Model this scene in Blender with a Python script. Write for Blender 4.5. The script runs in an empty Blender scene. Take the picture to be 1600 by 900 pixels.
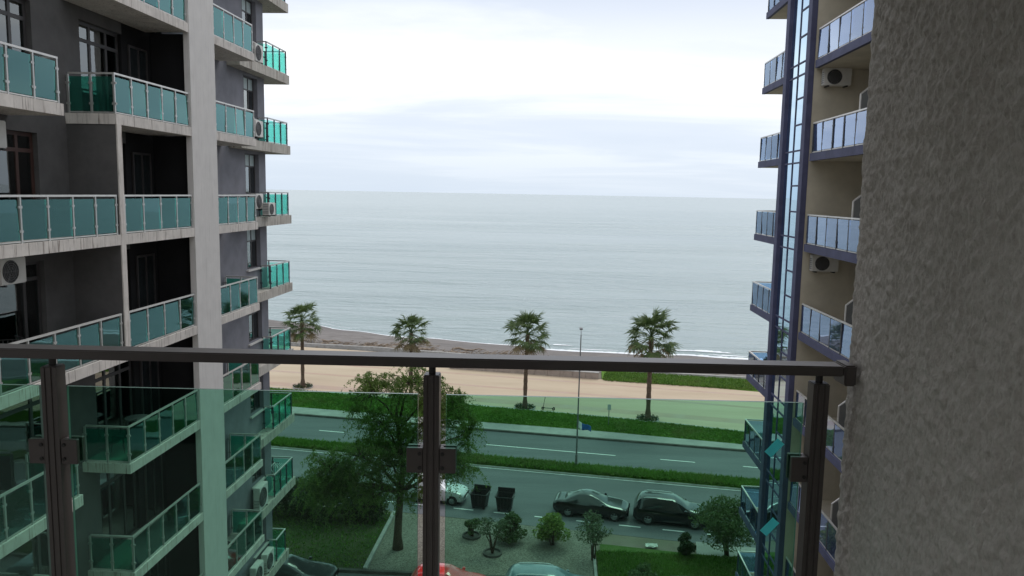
import bpy, bmesh, math, random
import numpy as np
from mathutils import Vector, Matrix, noise
random.seed(7); RNG = np.random.default_rng(11)
R = math.radians
sc = bpy.context.scene
col = sc.collection

# ------------------------------------------------------------------ camera, sky, sun, exposure
FPX = 1218.0; CAMZ = 20.0
pitch = math.atan(147.5/FPX); roll = R(1.06); yaw = R(3.3)
F0 = Vector((-math.sin(yaw), math.cos(yaw), 0)); R0 = Vector((math.cos(yaw), math.sin(yaw), 0)); U0 = Vector((0, 0, 1))
Fw = F0*math.cos(pitch) - U0*math.sin(pitch); U1 = U0*math.cos(pitch) + F0*math.sin(pitch)
Rw = R0*math.cos(roll) + U1*math.sin(roll); Uw = U1*math.cos(roll) - R0*math.sin(roll)
cam = bpy.data.cameras.new('camera'); camo = bpy.data.objects.new('camera', cam); col.objects.link(camo)
cam.sensor_width = 36; cam.lens = 36*FPX/1600; cam.clip_start = 0.05; cam.clip_end = 90000
M = Matrix((Rw, Uw, -Fw)).transposed().to_4x4(); M.translation = (0, 0, CAMZ)
camo.matrix_world = M
sc.camera = camo
sc.view_settings.view_transform = 'Standard'; sc.view_settings.look = 'None'
sc.view_settings.exposure = 0.16; sc.view_settings.gamma = 1.0
sc.view_settings.use_curve_mapping = False
sc.cycles.transparent_max_bounces = 24
sc.cycles.max_bounces = 8; sc.cycles.diffuse_bounces = 3; sc.cycles.glossy_bounces = 3

SUN_EL, SUN_AZ = R(52), R(24)      # azimuth clockwise from +Y
w = bpy.data.worlds.new('World'); sc.world = w; w.use_nodes = True
nt = w.node_tree; nt.nodes.clear()
def nd(nt, t, **k):
    n = nt.nodes.new(t)
    for a, b in k.items(): setattr(n, a, b)
    return n
def build_world():
    L = nt.links.new
    out = nd(nt, 'ShaderNodeOutputWorld'); bg = nd(nt, 'ShaderNodeBackground')
    sky = nd(nt, 'ShaderNodeTexSky', sky_type='NISHITA'); sky.sun_disc = False
    sky.sun_elevation = SUN_EL; sky.sun_rotation = SUN_AZ
    sky.air_density = 1.0; sky.dust_density = 1.5
    tc = nd(nt, 'ShaderNodeTexCoord'); sep = nd(nt, 'ShaderNodeSeparateXYZ'); L(tc.outputs['Generated'], sep.inputs[0])
    ab = nd(nt, 'ShaderNodeMath', operation='ABSOLUTE'); L(sep.outputs['Z'], ab.inputs[0])
    ad = nd(nt, 'ShaderNodeMath', operation='ADD'); L(ab.outputs[0], ad.inputs[0]); ad.inputs[1].default_value = 0.10
    dx = nd(nt, 'ShaderNodeMath', operation='DIVIDE'); L(sep.outputs['X'], dx.inputs[0]); L(ad.outputs[0], dx.inputs[1])
    dy = nd(nt, 'ShaderNodeMath', operation='DIVIDE'); L(sep.outputs['Y'], dy.inputs[0]); L(ad.outputs[0], dy.inputs[1])
    cb = nd(nt, 'ShaderNodeCombineXYZ'); L(dx.outputs[0], cb.inputs[0]); L(dy.outputs[0], cb.inputs[1])
    mp = nd(nt, 'ShaderNodeMapping'); L(cb.outputs[0], mp.inputs[0]); mp.inputs['Scale'].default_value = (0.34, 0.62, 1); mp.inputs['Location'].default_value = (2.3, 0.55, 0.4)
    n1 = nd(nt, 'ShaderNodeTexNoise'); n1.inputs['Scale'].default_value = 1.0; n1.inputs['Detail'].default_value = 9; n1.inputs['Roughness'].default_value = 0.55; n1.inputs['Distortion'].default_value = 0.4
    L(mp.outputs[0], n1.inputs['Vector'])
    r1 = nd(nt, 'ShaderNodeValToRGB'); L(n1.outputs[0], r1.inputs[0])
    e = r1.color_ramp.elements
    e[0].position = 0.36; e[0].color = (8.0, 8.5, 9.5, 1)
    e[1].position = 0.60; e[1].color = (11.6, 11.6, 11.7, 1)
    m = e.new(0.47); m.color = (8.8, 9.2, 10.0, 1)
    # thin bluish veil low on the horizon (aerial air over the sea)
    rh = nd(nt, 'ShaderNodeMapRange'); L(ab.outputs[0], rh.inputs['Value'])
    rh.inputs['From Min'].default_value = 0.0; rh.inputs['From Max'].default_value = 0.16
    rh.inputs['To Min'].default_value = 0.9; rh.inputs['To Max'].default_value = 0.0; rh.clamp = True
    mh = nd(nt, 'ShaderNodeMix', data_type='RGBA'); L(rh.outputs[0], mh.inputs['Factor'])
    # cloud banks: white break in the cloud over a lavender grey bank, greyer deck above
    wob = nd(nt, 'ShaderNodeMath', operation='MULTIPLY_ADD'); L(n1.outputs[0], wob.inputs[0]); wob.inputs[1].default_value = 0.16; L(ab.outputs[0], wob.inputs[2])
    bk = nd(nt, 'ShaderNodeValToRGB'); L(wob.outputs[0], bk.inputs[0]); q = bk.color_ramp.elements
    for k in range(4): q.new(0.5)
    for k, (pp, cc_) in enumerate(((0.10, (0.93, 0.95, 0.98, 1)), (0.165, (0.91, 0.925, 0.965, 1)), (0.20, (1.02, 1.02, 1.02, 1)), (0.25, (1.03, 1.03, 1.02, 1)), (0.315, (0.77, 0.81, 0.86, 1)), (0.6, (0.86, 0.89, 0.93, 1)))): q[k].position = pp; q[k].color = cc_
    mb = nd(nt, 'ShaderNodeMix', data_type='RGBA'); mb.blend_type = 'MULTIPLY'; mb.inputs['Factor'].default_value = 1.0; L(r1.outputs[0], mb.inputs[6]); L(bk.outputs[0], mb.inputs[7])
    L(mb.outputs[2], mh.inputs[6]); mh.inputs[7].default_value = (6.5, 7.5, 8.7, 1)
    mx = nd(nt, 'ShaderNodeMix', data_type='RGBA'); mx.inputs['Factor'].default_value = 0.93
    L(sky.outputs[0], mx.inputs[6]); L(mh.outputs[2], mx.inputs[7])
    L(mx.outputs[2], bg.inputs['Color']); bg.inputs['Strength'].default_value = 0.1
    L(bg.outputs[0], out.inputs[0])
build_world()
sl = bpy.data.lights.new('sun', 'SUN'); sl.energy = 0.9; sl.angle = R(20); sl.color = (1.0, 0.96, 0.9)
so = bpy.data.objects.new('sun', sl); col.objects.link(so); so.location = (20, 60, 80)
sd = Vector((math.sin(SUN_AZ)*math.cos(SUN_EL), math.cos(SUN_AZ)*math.cos(SUN_EL), math.sin(SUN_EL)))
so.rotation_euler = (-sd).to_track_quat('-Z', 'Y').to_euler()

# ------------------------------------------------------------------ materials
MAT = {}
def mat(name): 
    m = bpy.data.materials.new(name); m.use_nodes = True; MAT[name] = m
    return m, m.node_tree, m.node_tree.nodes['Principled BSDF']
def ramp(t, src, stops):
    r = nd(t, 'ShaderNodeValToRGB'); t.links.new(src, r.inputs[0])
    e = r.color_ramp.elements
    while len(e) < len(stops): e.new(0.5)
    for i, (p, c) in enumerate(stops): e[i].position = p; e[i].color = (*c, 1) if len(c) == 3 else c
    return r.outputs[0]
def tex(t, scale=5, detail=4, rough=0.55, stretch=(1, 1, 1), coord='pos', dist=0.0, rot=(0, 0, 0)):
    if coord == 'pos': g = nd(t, 'ShaderNodeNewGeometry'); src = g.outputs['Position']
    else: g = nd(t, 'ShaderNodeTexCoord'); src = g.outputs['Object']
    mp = nd(t, 'ShaderNodeMapping'); t.links.new(src, mp.inputs[0]); mp.inputs['Scale'].default_value = stretch; mp.inputs['Rotation'].default_value = rot
    n = nd(t, 'ShaderNodeTexNoise'); n.inputs['Scale'].default_value = scale; n.inputs['Detail'].default_value = detail
    n.inputs['Roughness'].default_value = rough; n.inputs['Distortion'].default_value = dist
    t.links.new(mp.outputs[0], n.inputs['Vector'])
    return n.outputs[0]
def mixc(t, f, a, b, blend='MIX'):
    m = nd(t, 'ShaderNodeMix', data_type='RGBA'); m.blend_type = blend
    for s, v in ((0, f), (6, a), (7, b)):
        if isinstance(v, (int, float)): m.inputs[s].default_value = v
        elif isinstance(v, tuple): m.inputs[s].default_value = (*v, 1) if len(v) == 3 else v
        else: t.links.new(v, m.inputs[s])
    return m.outputs[2]
def bump(t, p, h, strength=0.4, dist=0.02):
    b = nd(t, 'ShaderNodeBump'); b.inputs['Strength'].default_value = strength; b.inputs['Distance'].default_value = dist
    t.links.new(h, b.inputs['Height']); t.links.new(b.outputs[0], p.inputs['Normal'])
def simple(name, c, rough=0.6, metal=0.0, var=0.12, scale=3, spec=0.5, bs=0.0, bd=0.01, coord='pos', stretch=(1, 1, 1)):
    m, t, p = mat(name)
    n = tex(t, scale, 5, 0.6, stretch, coord)
    c0 = tuple(x*(1-var) for x in c); c1 = tuple(min(1, x*(1+var)) for x in c)
    t.links.new(ramp(t, n, [(0.3, c0), (0.7, c1)]), p.inputs['Base Color'])
    p.inputs['Roughness'].default_value = rough; p.inputs['Metallic'].default_value = metal; p.inputs['Specular IOR Level'].default_value = spec
    if bs: bump(t, p, tex(t, scale*6, 6, 0.6, stretch, coord), bs, bd)
    return m
def concrete(name, base, stain=(0.09, 0.06, 0.045), amt=0.75, lo=0.82, hi=1.1):
    m, t, p = mat(name)
    n = tex(t, 2.2, 6, 0.6)
    b0 = ramp(t, n, [(0.3, tuple(x*lo for x in base)), (0.7, tuple(min(1, x*hi) for x in base))])
    s = tex(t, 1.0, 6, 0.65, (5.5, 5.5, 0.35))
    sm = ramp(t, s, [(0.56, (0, 0, 0)), (0.72, (amt, amt, amt))])
    s2 = tex(t, 1.0, 4, 0.6, (22, 22, 1.1))
    sm2 = ramp(t, s2, [(0.57, (0, 0, 0)), (0.66, (min(1, amt*1.3),)*3)])
    c = mixc(t, sm, b0, stain); c = mixc(t, sm2, c, tuple(x*1.3 for x in stain))
    t.links.new(c, p.inputs['Base Color']); p.inputs['Roughness'].default_value = 0.85; p.inputs['Specular IOR Level'].default_value = 0.25
    bump(t, p, tex(t, 40, 5), 0.15, 0.01)
    return m
def glass(name, tint, gloss=(0.9, 0.95, 0.95), ior=1.5, diffuse=0.0, dcol=(0.3, 0.6, 0.5), rough=0.02, refl=1.0, wave=0.0):
    m, t, p = mat(name); t.nodes.remove(p); L = t.links.new
    out = t.nodes['Material Output']
    tr = nd(t, 'ShaderNodeBsdfTransparent'); tr.inputs[0].default_value = (*tint, 1)
    gl = nd(t, 'ShaderNodeBsdfGlossy'); gl.inputs['Color'].default_value = (*gloss, 1); gl.inputs['Roughness'].default_value = rough
    fr = nd(t, 'ShaderNodeFresnel'); fr.inputs['IOR'].default_value = ior
    if wave:
        b = nd(t, 'ShaderNodeBump'); b.inputs['Strength'].default_value = wave; b.inputs['Distance'].default_value = 0.05
        L(tex(t, 0.9, 2), b.inputs['Height']); L(b.outputs[0], gl.inputs['Normal'])
    ml = nd(t, 'ShaderNodeMath', operation='MULTIPLY'); L(fr.outputs[0], ml.inputs[0]); ml.inputs[1].default_value = refl
    base = tr.outputs[0]
    if diffuse:
        df = nd(t, 'ShaderNodeBsdfDiffuse'); tl = nd(t, 'ShaderNodeBsdfTranslucent'); ms = nd(t, 'ShaderNodeMixShader'); ms.inputs[0].default_value = 0.5
        dn = ramp(t, tex(t, 1.3, 4, 0.6, (1, 1, 0.4)), [(0.3, tuple(x*0.85 for x in dcol)), (0.7, tuple(min(1, x*1.1) for x in dcol))])
        oi = nd(t, 'ShaderNodeObjectInfo'); dn = mixc(t, ramp(t, oi.outputs['Random'], [(0.0, (0, 0, 0)), (1.0, (0.5, 0.5, 0.5))]), dn, tuple(x*0.45 for x in dcol))
        L(dn, df.inputs[0]); L(dn, tl.inputs[0]); L(df.outputs[0], ms.inputs[1]); L(tl.outputs[0], ms.inputs[2])
        m2 = nd(t, 'ShaderNodeMixShader'); m2.inputs[0].default_value = diffuse; L(tr.outputs[0], m2.inputs[1]); L(ms.outputs[0], m2.inputs[2]); base = m2.outputs[0]
    mx = nd(t, 'ShaderNodeMixShader'); L(ml.outputs[0], mx.inputs[0]); L(base, mx.inputs[1]); L(gl.outputs[0], mx.inputs[2]); L(mx.outputs[0], out.inputs[0])
    return m
def leafmat(name, c, c2, trans=0.35, scale=0.8):
    m, t, p = mat(name); L = t.links.new
    g = nd(t, 'ShaderNodeNewGeometry')
    col1 = ramp(t, g.outputs['Random Per Island'], [(0.0, tuple(x*0.7 for x in c)), (0.55, c), (1.0, c2)])
    cc = mixc(t, ramp(t, tex(t, scale, 3), [(0.35, (0, 0, 0)), (0.7, (0.7, 0.7, 0.7))]), col1, c2)
    if name == 'grass_blade':
        cc = mixc(t, ramp(t, tex(t, 0.22, 5, 0.65), [(0.52, (0, 0, 0)), (0.68, (0.6, 0.6, 0.6))]), cc, (0.17, 0.17, 0.06))
    L(cc, p.inputs['Base Color']); p.inputs['Roughness'].default_value = 0.55; p.inputs['Specular IOR Level'].default_value = 0.3
    tl = nd(t, 'ShaderNodeBsdfTranslucent'); L(cc, tl.inputs[0])
    ms = nd(t, 'ShaderNodeMixShader'); ms.inputs[0].default_value = trans
    L(p.outputs[0], ms.inputs[1]); L(tl.outputs[0], ms.inputs[2]); L(ms.outputs[0], t.nodes['Material Output'].inputs[0])
    return m

concrete('fascia', (0.64, 0.59, 0.54), amt=0.6)
concrete('slab_ledge', (0.50, 0.465, 0.41), amt=0.9)
concrete('pier', (0.63, 0.60, 0.57), amt=0.10, lo=0.94, hi=1.04)
simple('grey_render', (0.22, 0.217, 0.24), 0.9, var=0.14, scale=1.6, spec=0.2, bs=0.25)
simple('dark_render', (0.105, 0.10, 0.098), 0.9, var=0.16, scale=1.6, spec=0.2, bs=0.25)
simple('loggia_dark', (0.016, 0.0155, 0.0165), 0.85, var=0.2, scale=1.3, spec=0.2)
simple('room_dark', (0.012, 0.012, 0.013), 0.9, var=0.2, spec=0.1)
simple('soffit', (0.36, 0.32, 0.27), 0.9, var=0.14, scale=1.5, spec=0.2)
glass('green_glass', (0.30, 0.72, 0.60), gloss=(0.46, 0.84, 0.84), diffuse=0.12, dcol=(0.12, 0.44, 0.37), refl=1.9, ior=1.55, wave=0.03)
glass('sea_glass', (0.66, 0.95, 0.89), gloss=(0.40, 0.86, 0.86), diffuse=0.05, dcol=(0.2, 0.7, 0.58), refl=0.5, ior=1.5)
glass('window_glass', (0.48, 0.56, 0.56), refl=2.2, ior=1.6, wave=0.05)
glass('blue_glass', (0.48, 0.67, 0.96), gloss=(0.66, 0.78, 1.0), diffuse=0.32, dcol=(0.42, 0.56, 0.95), refl=2.7, ior=1.5, wave=0.03)
glass('blue_sea_glass', (0.66, 0.82, 0.98), gloss=(0.62, 0.78, 1.0), diffuse=0.14, dcol=(0.40, 0.58, 0.95), refl=1.5, ior=1.5)
glass('tower_glass', (0.10, 0.17, 0.26), refl=4.0, ior=1.6, gloss=(0.60, 0.76, 0.88), wave=0.03)
glass('near_glass', (0.615, 0.865, 0.765), refl=0.35, ior=1.5)
simple('floor_tile', (0.34, 0.32, 0.29), 0.5, var=0.06)
simple('glass_edge', (0.17, 0.28, 0.235), 0.25, var=0.1)
simple('alu_post', (0.50, 0.49, 0.47), 0.4, 0.6, var=0.1, scale=4)
simple('dark_post', (0.07, 0.075, 0.09), 0.45, 0.4, var=0.2, scale=4)
simple('alu_rail', (0.62, 0.60, 0.57), 0.4, 0.5, var=0.1, scale=4)
simple('window_frame', (0.055, 0.05, 0.05), 0.5, var=0.2)
simple('brown_frame', (0.06, 0.028, 0.022), 0.5, var=0.2)
simple('sill', (0.55, 0.53, 0.5), 0.7, var=0.12, scale=5)
simple('pale_panel', (0.42, 0.50, 0.50), 0.5, var=0.1, scale=3)
simple('curtain_grey', (0.30, 0.32, 0.34), 0.9, var=0.2, scale=3, stretch=(1, 6, 0.5))
simple('curtain_teal', (0.13, 0.19, 0.19), 0.9, var=0.25, scale=3, stretch=(1, 6, 0.5))
simple('ac_white', (0.66, 0.64, 0.60), 0.5, var=0.1, scale=3)
simple('ac_dark', (0.02, 0.02, 0.022), 0.6, var=0.2)
simple('ac_grille', (0.22, 0.22, 0.22), 0.6, var=0.2, scale=9)
simple('chair_black', (0.02, 0.02, 0.02), 0.5, var=0.2)
simple('white_plastic', (0.72, 0.72, 0.70), 0.5, var=0.05)
simple('dark_pane', (0.02, 0.024, 0.025), 0.12, var=0.2, spec=0.4)
simple('cream', (0.56, 0.505, 0.40), 0.9, var=0.12, scale=1.2, spec=0.2, bs=0.15)
simple('purple_trim', (0.085, 0.088, 0.155), 0.7, var=0.2, scale=2.0, spec=0.3, bs=0.1)
simple('taupe_metal', (0.085, 0.072, 0.066), 0.36, 0.25, var=0.08, scale=14, coord='pos', stretch=(1, 1, 1))
simple('taupe_dark', (0.03, 0.027, 0.025), 0.6, 0.3, var=0.15, scale=14)
simple('rubber', (0.012, 0.012, 0.012), 0.8, var=0.2, scale=10)
simple('rim', (0.35, 0.36, 0.37), 0.35, 0.8, var=0.1, scale=8, coord='obj')
simple('bark', (0.10, 0.075, 0.055), 0.95, var=0.35, scale=6, spec=0.1, bs=0.6, bd=0.03, stretch=(1, 1, 0.4))
simple('palm_bark', (0.13, 0.095, 0.07), 0.95, var=0.4, scale=5, spec=0.1, bs=0.7, bd=0.05, stretch=(1, 1, 3))
simple('bin_black', (0.012, 0.012, 0.014), 0.55, var=0.3, scale=4)
simple('lamp_grey', (0.16, 0.165, 0.165), 0.5, 0.4, var=0.15, scale=3)
simple('driftwood', (0.27, 0.215, 0.165), 0.95, var=0.35, scale=3, spec=0.1, bs=0.5, bd=0.03)
simple('stone', (0.22, 0.20, 0.18), 0.95, var=0.35, scale=2, spec=0.1, bs=0.5, bd=0.05)
simple('kerb_stone', (0.36, 0.35, 0.33), 0.9, var=0.2, scale=2.5, spec=0.2, bs=0.2)
simple('kerb_dark', (0.10, 0.095, 0.085), 0.95, var=0.35, scale=1.7, spec=0.2, bs=0.3)
simple('marking', (0.78, 0.78, 0.75), 0.8, var=0.16, scale=2.5, spec=0.3)
simple('wall_block', (0.30, 0.255, 0.225), 0.9, var=0.22, scale=1.5, spec=0.2, bs=0.25)
leafmat('palm_leaf', (0.045, 0.088, 0.026), (0.135, 0.195, 0.065), 0.28)
leafmat('palm_dry', (0.16, 0.12, 0.06), (0.24, 0.19, 0.10), 0.2)
leafmat('tree_leaf', (0.075, 0.145, 0.028), (0.18, 0.26, 0.055), 0.42, 0.5)
leafmat('shrub_dark', (0.022, 0.045, 0.016), (0.042, 0.075, 0.025), 0.3)
leafmat('shrub_mid', (0.065, 0.115, 0.04), (0.13, 0.18, 0.065), 0.35)
leafmat('shrub_bright', (0.10, 0.19, 0.035), (0.30, 0.36, 0.09), 0.35, 1.5)
leafmat('shrub_olive', (0.085, 0.12, 0.06), (0.15, 0.185, 0.10), 0.3)
leafmat('grass_blade', (0.085, 0.185, 0.026), (0.15, 0.265, 0.05), 0.42, 0.35)

def ground_mat(name, stops, scale, scale2, f2=0.3, c2=(0.1, 0.1, 0.1), rough=0.9, bs=0.3, bd=0.03, stretch=(1, 1, 1), spec=0.25, rot=(0, 0, 0)):
    m, t, p = mat(name)
    b = ramp(t, tex(t, scale, 8, 0.62, stretch, rot=rot), stops)
    k = ramp(t, tex(t, scale2, 5, 0.6, stretch, rot=rot), [(0.45, (0, 0, 0)), (0.72, (f2,)*3)])
    t.links.new(mixc(t, k, b, c2), p.inputs['Base Color']); p.inputs['Roughness'].default_value = rough; p.inputs['Specular IOR Level'].default_value = spec
    if bs: bump(t, p, tex(t, scale2*5, 8, 0.65), bs, bd)
    return m
RD = R(-8.35)
ground_mat('asphalt', [(0.3, (0.10, 0.104, 0.112)), (0.7, (0.145, 0.15, 0.158))], 0.5, 0.16, 0.5, (0.085, 0.087, 0.09), 0.75, 0.2, 0.01, (0.25, 1.6, 1), 0.35, rot=(0, 0, -RD))
ground_mat('soil', [(0.3, (0.16, 0.135, 0.105)), (0.7, (0.22, 0.19, 0.15))], 1.2, 0.3, 0.5, (0.07, 0.10, 0.04))
ground_mat('gravel', [(0.36, (0.09, 0.083, 0.067)), (0.5, (0.185, 0.172, 0.142)), (0.64, (0.30, 0.285, 0.24))], 14, 0.25, 0.5, (0.12, 0.115, 0.08), bs=0.6, bd=0.05)
ground_mat('pavement', [(0.3, (0.30, 0.29, 0.275)), (0.7, (0.40, 0.385, 0.36))], 1.0, 0.4, 0.5, (0.22, 0.22, 0.19))
ground_mat('promenade', [(0.3, (0.43, 0.345, 0.24)), (0.55, (0.50, 0.41, 0.29)), (0.75, (0.545, 0.455, 0.33))], 0.22, 0.10, 0.5, (0.47, 0.345, 0.255), 0.85, 0.1, 0.01, (0.35, 1.5, 1), rot=(0, 0, -RD))
ground_mat('promenade_border', [(0.3, (0.42, 0.30, 0.225)), (0.7, (0.47, 0.35, 0.265))], 0.5, 0.3, 0.4, (0.45, 0.40, 0.36), 0.85, 0.1, 0.01)
ground_mat('turf', [(0.3, (0.075, 0.165, 0.022)), (0.7, (0.12, 0.22, 0.038))], 0.8, 0.12, 0.55, (0.10, 0.15, 0.035), 0.95, 0.5, 0.06, spec=0.1)
ground_mat('rough_turf', [(0.3, (0.05, 0.10, 0.022)), (0.7, (0.09, 0.145, 0.04))], 1.2, 0.3, 0.6, (0.13, 0.12, 0.06), 0.95, 0.5, 0.06, spec=0.1)
ground_mat('shaded_turf', [(0.3, (0.035, 0.055, 0.02)), (0.7, (0.055, 0.08, 0.03))], 1.2, 0.3, 0.6, (0.07, 0.06, 0.04), 0.95, 0.5, 0.06, spec=0.1)  # darker turf colour: the shade under tree and hedge is put into it
ground_mat('shingle', [(0.3, (0.15, 0.135, 0.125)), (0.7, (0.25, 0.228, 0.212))], 1.5, 0.09, 0.6, (0.115, 0.105, 0.10), 0.95, 0.7, 0.12, (0.4, 1.3, 1), rot=(0, 0, -RD))
m, t, p = mat('foam'); p.inputs['Base Color'].default_value = (0.82, 0.85, 0.86, 1); p.inputs['Roughness'].default_value = 0.8
bump(t, p, tex(t, 2, 5), 0.5, 0.1)

def sea_mat():
    m, t, p = mat('sea_water'); L = t.links.new
    c = ramp(t, tex(t, 0.02, 5, 0.6, (0.35, 1.4, 1)), [(0.3, (0.235, 0.31, 0.305)), (0.7, (0.30, 0.372, 0.362))])
    L(c, p.inputs['Base Color']); p.inputs['Roughness'].default_value = 0.22; p.inputs['IOR'].default_value = 1.33; p.inputs['Specular IOR Level'].default_value = 0.5
    a = tex(t, 0.35, 6, 0.6, (0.40, 1.25, 1), dist=0.6); b = tex(t, 0.055, 4, 0.5, (0.35, 1.3, 1), dist=0.4)
    g = nd(t, 'ShaderNodeNewGeometry'); ln = nd(t, 'ShaderNodeVectorMath', operation='LENGTH'); L(g.outputs['Position'], ln.inputs[0])
    mr = nd(t, 'ShaderNodeMapRange'); L(ln.outputs['Value'], mr.inputs['Value'])
    mr.inputs['From Min'].default_value = 100; mr.inputs['From Max'].default_value = 1500; mr.inputs['To Min'].default_value = 1.0; mr.inputs['To Max'].default_value = 0.12
    ad = nd(t, 'ShaderNodeMath', operation='MULTIPLY_ADD'); L(b, ad.inputs[0]); ad.inputs[1].default_value = 3.2; L(a, ad.inputs[2])
    bp = nd(t, 'ShaderNodeBump'); bp.inputs['Distance'].default_value = 1.25; L(ad.outputs[0], bp.inputs['Height']); L(mr.outputs[0], bp.inputs['Strength'])
    pm = nd(t, 'ShaderNodeMapRange'); L(tex(t, 0.012, 4, 0.55, (0.3, 1.2, 1), dist=0.8), pm.inputs['Value']); pm.inputs['From Min'].default_value = 0.35; pm.inputs['From Max'].default_value = 0.65; pm.inputs['To Min'].default_value = 0.35; pm.inputs['To Max'].default_value = 1.25
    mm = nd(t, 'ShaderNodeMath', operation='MULTIPLY'); L(mr.outputs[0], mm.inputs[0]); L(pm.outputs[0], mm.inputs[1]); L(mm.outputs[0], bp.inputs['Strength'])
    L(bp.outputs[0], p.inputs['Normal'])
sea_mat()
def stucco_mat():
    m, t, p = mat('stucco'); L = t.links.new
    c = ramp(t, tex(t, 2.3, 6, 0.6, (1, 1, 0.6)), [(0.3, (0.45, 0.415, 0.365)), (0.7, (0.56, 0.52, 0.465))])
    st = ramp(t, tex(t, 5.0, 7, 0.7, (1, 1, 0.45)), [(0.60, (0, 0, 0)), (0.74, (0.55, 0.55, 0.55))]); c = mixc(t, st, c, (0.30, 0.27, 0.23))
    k = ramp(t, tex(t, 110, 5, 0.65, (1, 1, 0.6)), [(0.30, (0.78, 0.77, 0.76)), (0.56, (1, 1, 1))])
    L(mixc(t, 1.0, c, k, 'MULTIPLY'), p.inputs['Base Color']); p.inputs['Roughness'].default_value = 0.92; p.inputs['Specular IOR Level'].default_value = 0.2
    bump(t, p, tex(t, 190, 6, 0.7, (1, 1, 0.7)), 1.0, 0.005)
stucco_mat()
def paint(name, c, rough=0.3, metal=0.0, coat=1.0):
    m, t, p = mat(name)
    n = tex(t, 3, 4, 0.6, coord='obj')
    t.links.new(ramp(t, n, [(0.3, tuple(x*0.85 for x in c)), (0.7, tuple(min(1, x*1.1) for x in c))]), p.inputs['Base Color'])
    p.inputs['Roughness'].default_value = rough; p.inputs['Metallic'].default_value = metal; p.inputs['Coat Weight'].default_value = coat; p.inputs['Coat Roughness'].default_value = 0.05; p.inputs['Coat IOR'].default_value = 1.55; p.inputs['Specular IOR Level'].default_value = 0.2
paint('paint_black', (0.004, 0.0045, 0.006)); paint('paint_navy', (0.005, 0.006, 0.009)); paint('paint_white', (0.62, 0.64, 0.65), 0.35, 0.0)
paint('paint_red', (0.60, 0.035, 0.03), 0.3, 0.0); paint('paint_bluegrey', (0.13, 0.20, 0.23)); paint('paint_charcoal', (0.03, 0.034, 0.038)); paint('paint_silver', (0.38, 0.41, 0.43), 0.3, 0.6)
simple('car_glass', (0.012, 0.014, 0.016), 0.06, 0.0, var=0.05, spec=0.8); simple('chrome', (0.85, 0.86, 0.88), 0.38, 0.7, var=0.03)
simple('car_side_glass', (0.006, 0.007, 0.008), 0.12, 0.0, var=0.05, spec=0.25)
simple('car_glass_sky', (0.05, 0.07, 0.075), 0.05, 0.0, var=0.05, spec=1.0)
simple('headlight', (0.62, 0.66, 0.68), 0.15, 0.3, var=0.05); simple('taillight', (0.35, 0.02, 0.02), 0.2, var=0.1); simple('plate', (0.8, 0.8, 0.78), 0.5, var=0.03)
simple('plastic_black', (0.018, 0.018, 0.019), 0.6, var=0.1)
simple('flag_blue', (0.035, 0.12, 0.36), 0.8, var=0.15, scale=4); simple('flag_white', (0.75, 0.76, 0.78), 0.8, var=0.06)
simple('sign_face', (0.40, 0.42, 0.42), 0.5, var=0.1)
simple('paper_white', (0.72, 0.72, 0.66), 0.8, var=0.12, scale=3)
m, t, p = mat('tape'); tl = nd(t, 'ShaderNodeBsdfTranslucent')
cc = ramp(t, tex(t, 30, 4), [(0.3, (0.18, 0.78, 0.85)), (0.7, (0.22, 0.84, 0.90))]); t.links.new(cc, p.inputs['Base Color']); t.links.new(cc, tl.inputs[0])
ms = nd(t, 'ShaderNodeMixShader'); ms.inputs[0].default_value = 0.5; t.links.new(p.outputs[0], ms.inputs[1]); t.links.new(tl.outputs[0], ms.inputs[2]); t.links.new(ms.outputs[0], t.nodes['Material Output'].inputs[0])

# ------------------------------------------------------------------ object helpers
WL = {}
def tag(o, label=None, cat=None, group=None, kind=None):
    if label: o['label'] = label
    if cat: o['category'] = cat
    if group: o['group'] = group
    if kind: o['kind'] = kind
    return o
def empty(name, loc, label=None, cat=None, group=None):
    o = bpy.data.objects.new(name, None); col.objects.link(o); o.location = loc; o.empty_display_size = 0.2
    WL[o] = Vector(loc); tag(o, label, cat, group); return o
def link_mesh(name, verts, faces, material, parent=None, smooth=False, sharp=None, origin='center'):
    v = np.asarray(verts, dtype=float).reshape(-1, 3)
    c = (v.min(0) + v.max(0))/2 if origin == 'center' else np.zeros(3)
    if origin == 'base': c = np.array([(v[:, 0].min()+v[:, 0].max())/2, (v[:, 1].min()+v[:, 1].max())/2, v[:, 2].min()])
    me = bpy.data.meshes.new(name); me.from_pydata((v - c).tolist(), [], faces if isinstance(faces, list) else faces.tolist())
    me.materials.append(MAT[material] if isinstance(material, str) else material)
    if smooth:
        me.shade_smooth()
        if sharp: me.set_sharp_from_angle(angle=R(sharp))
    me.update()
    o = bpy.data.objects.new(name, me); col.objects.link(o)
    wl = Vector(c); WL[o] = wl
    if parent: o.parent = parent; o.location = wl - WL[parent]
    else: o.location = wl
    return o
def copy_tree(o, parent=None):
    c = o.copy(); col.objects.link(c); c.parent = parent
    for ch in list(o.children): copy_tree(ch, c)
    return c
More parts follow.
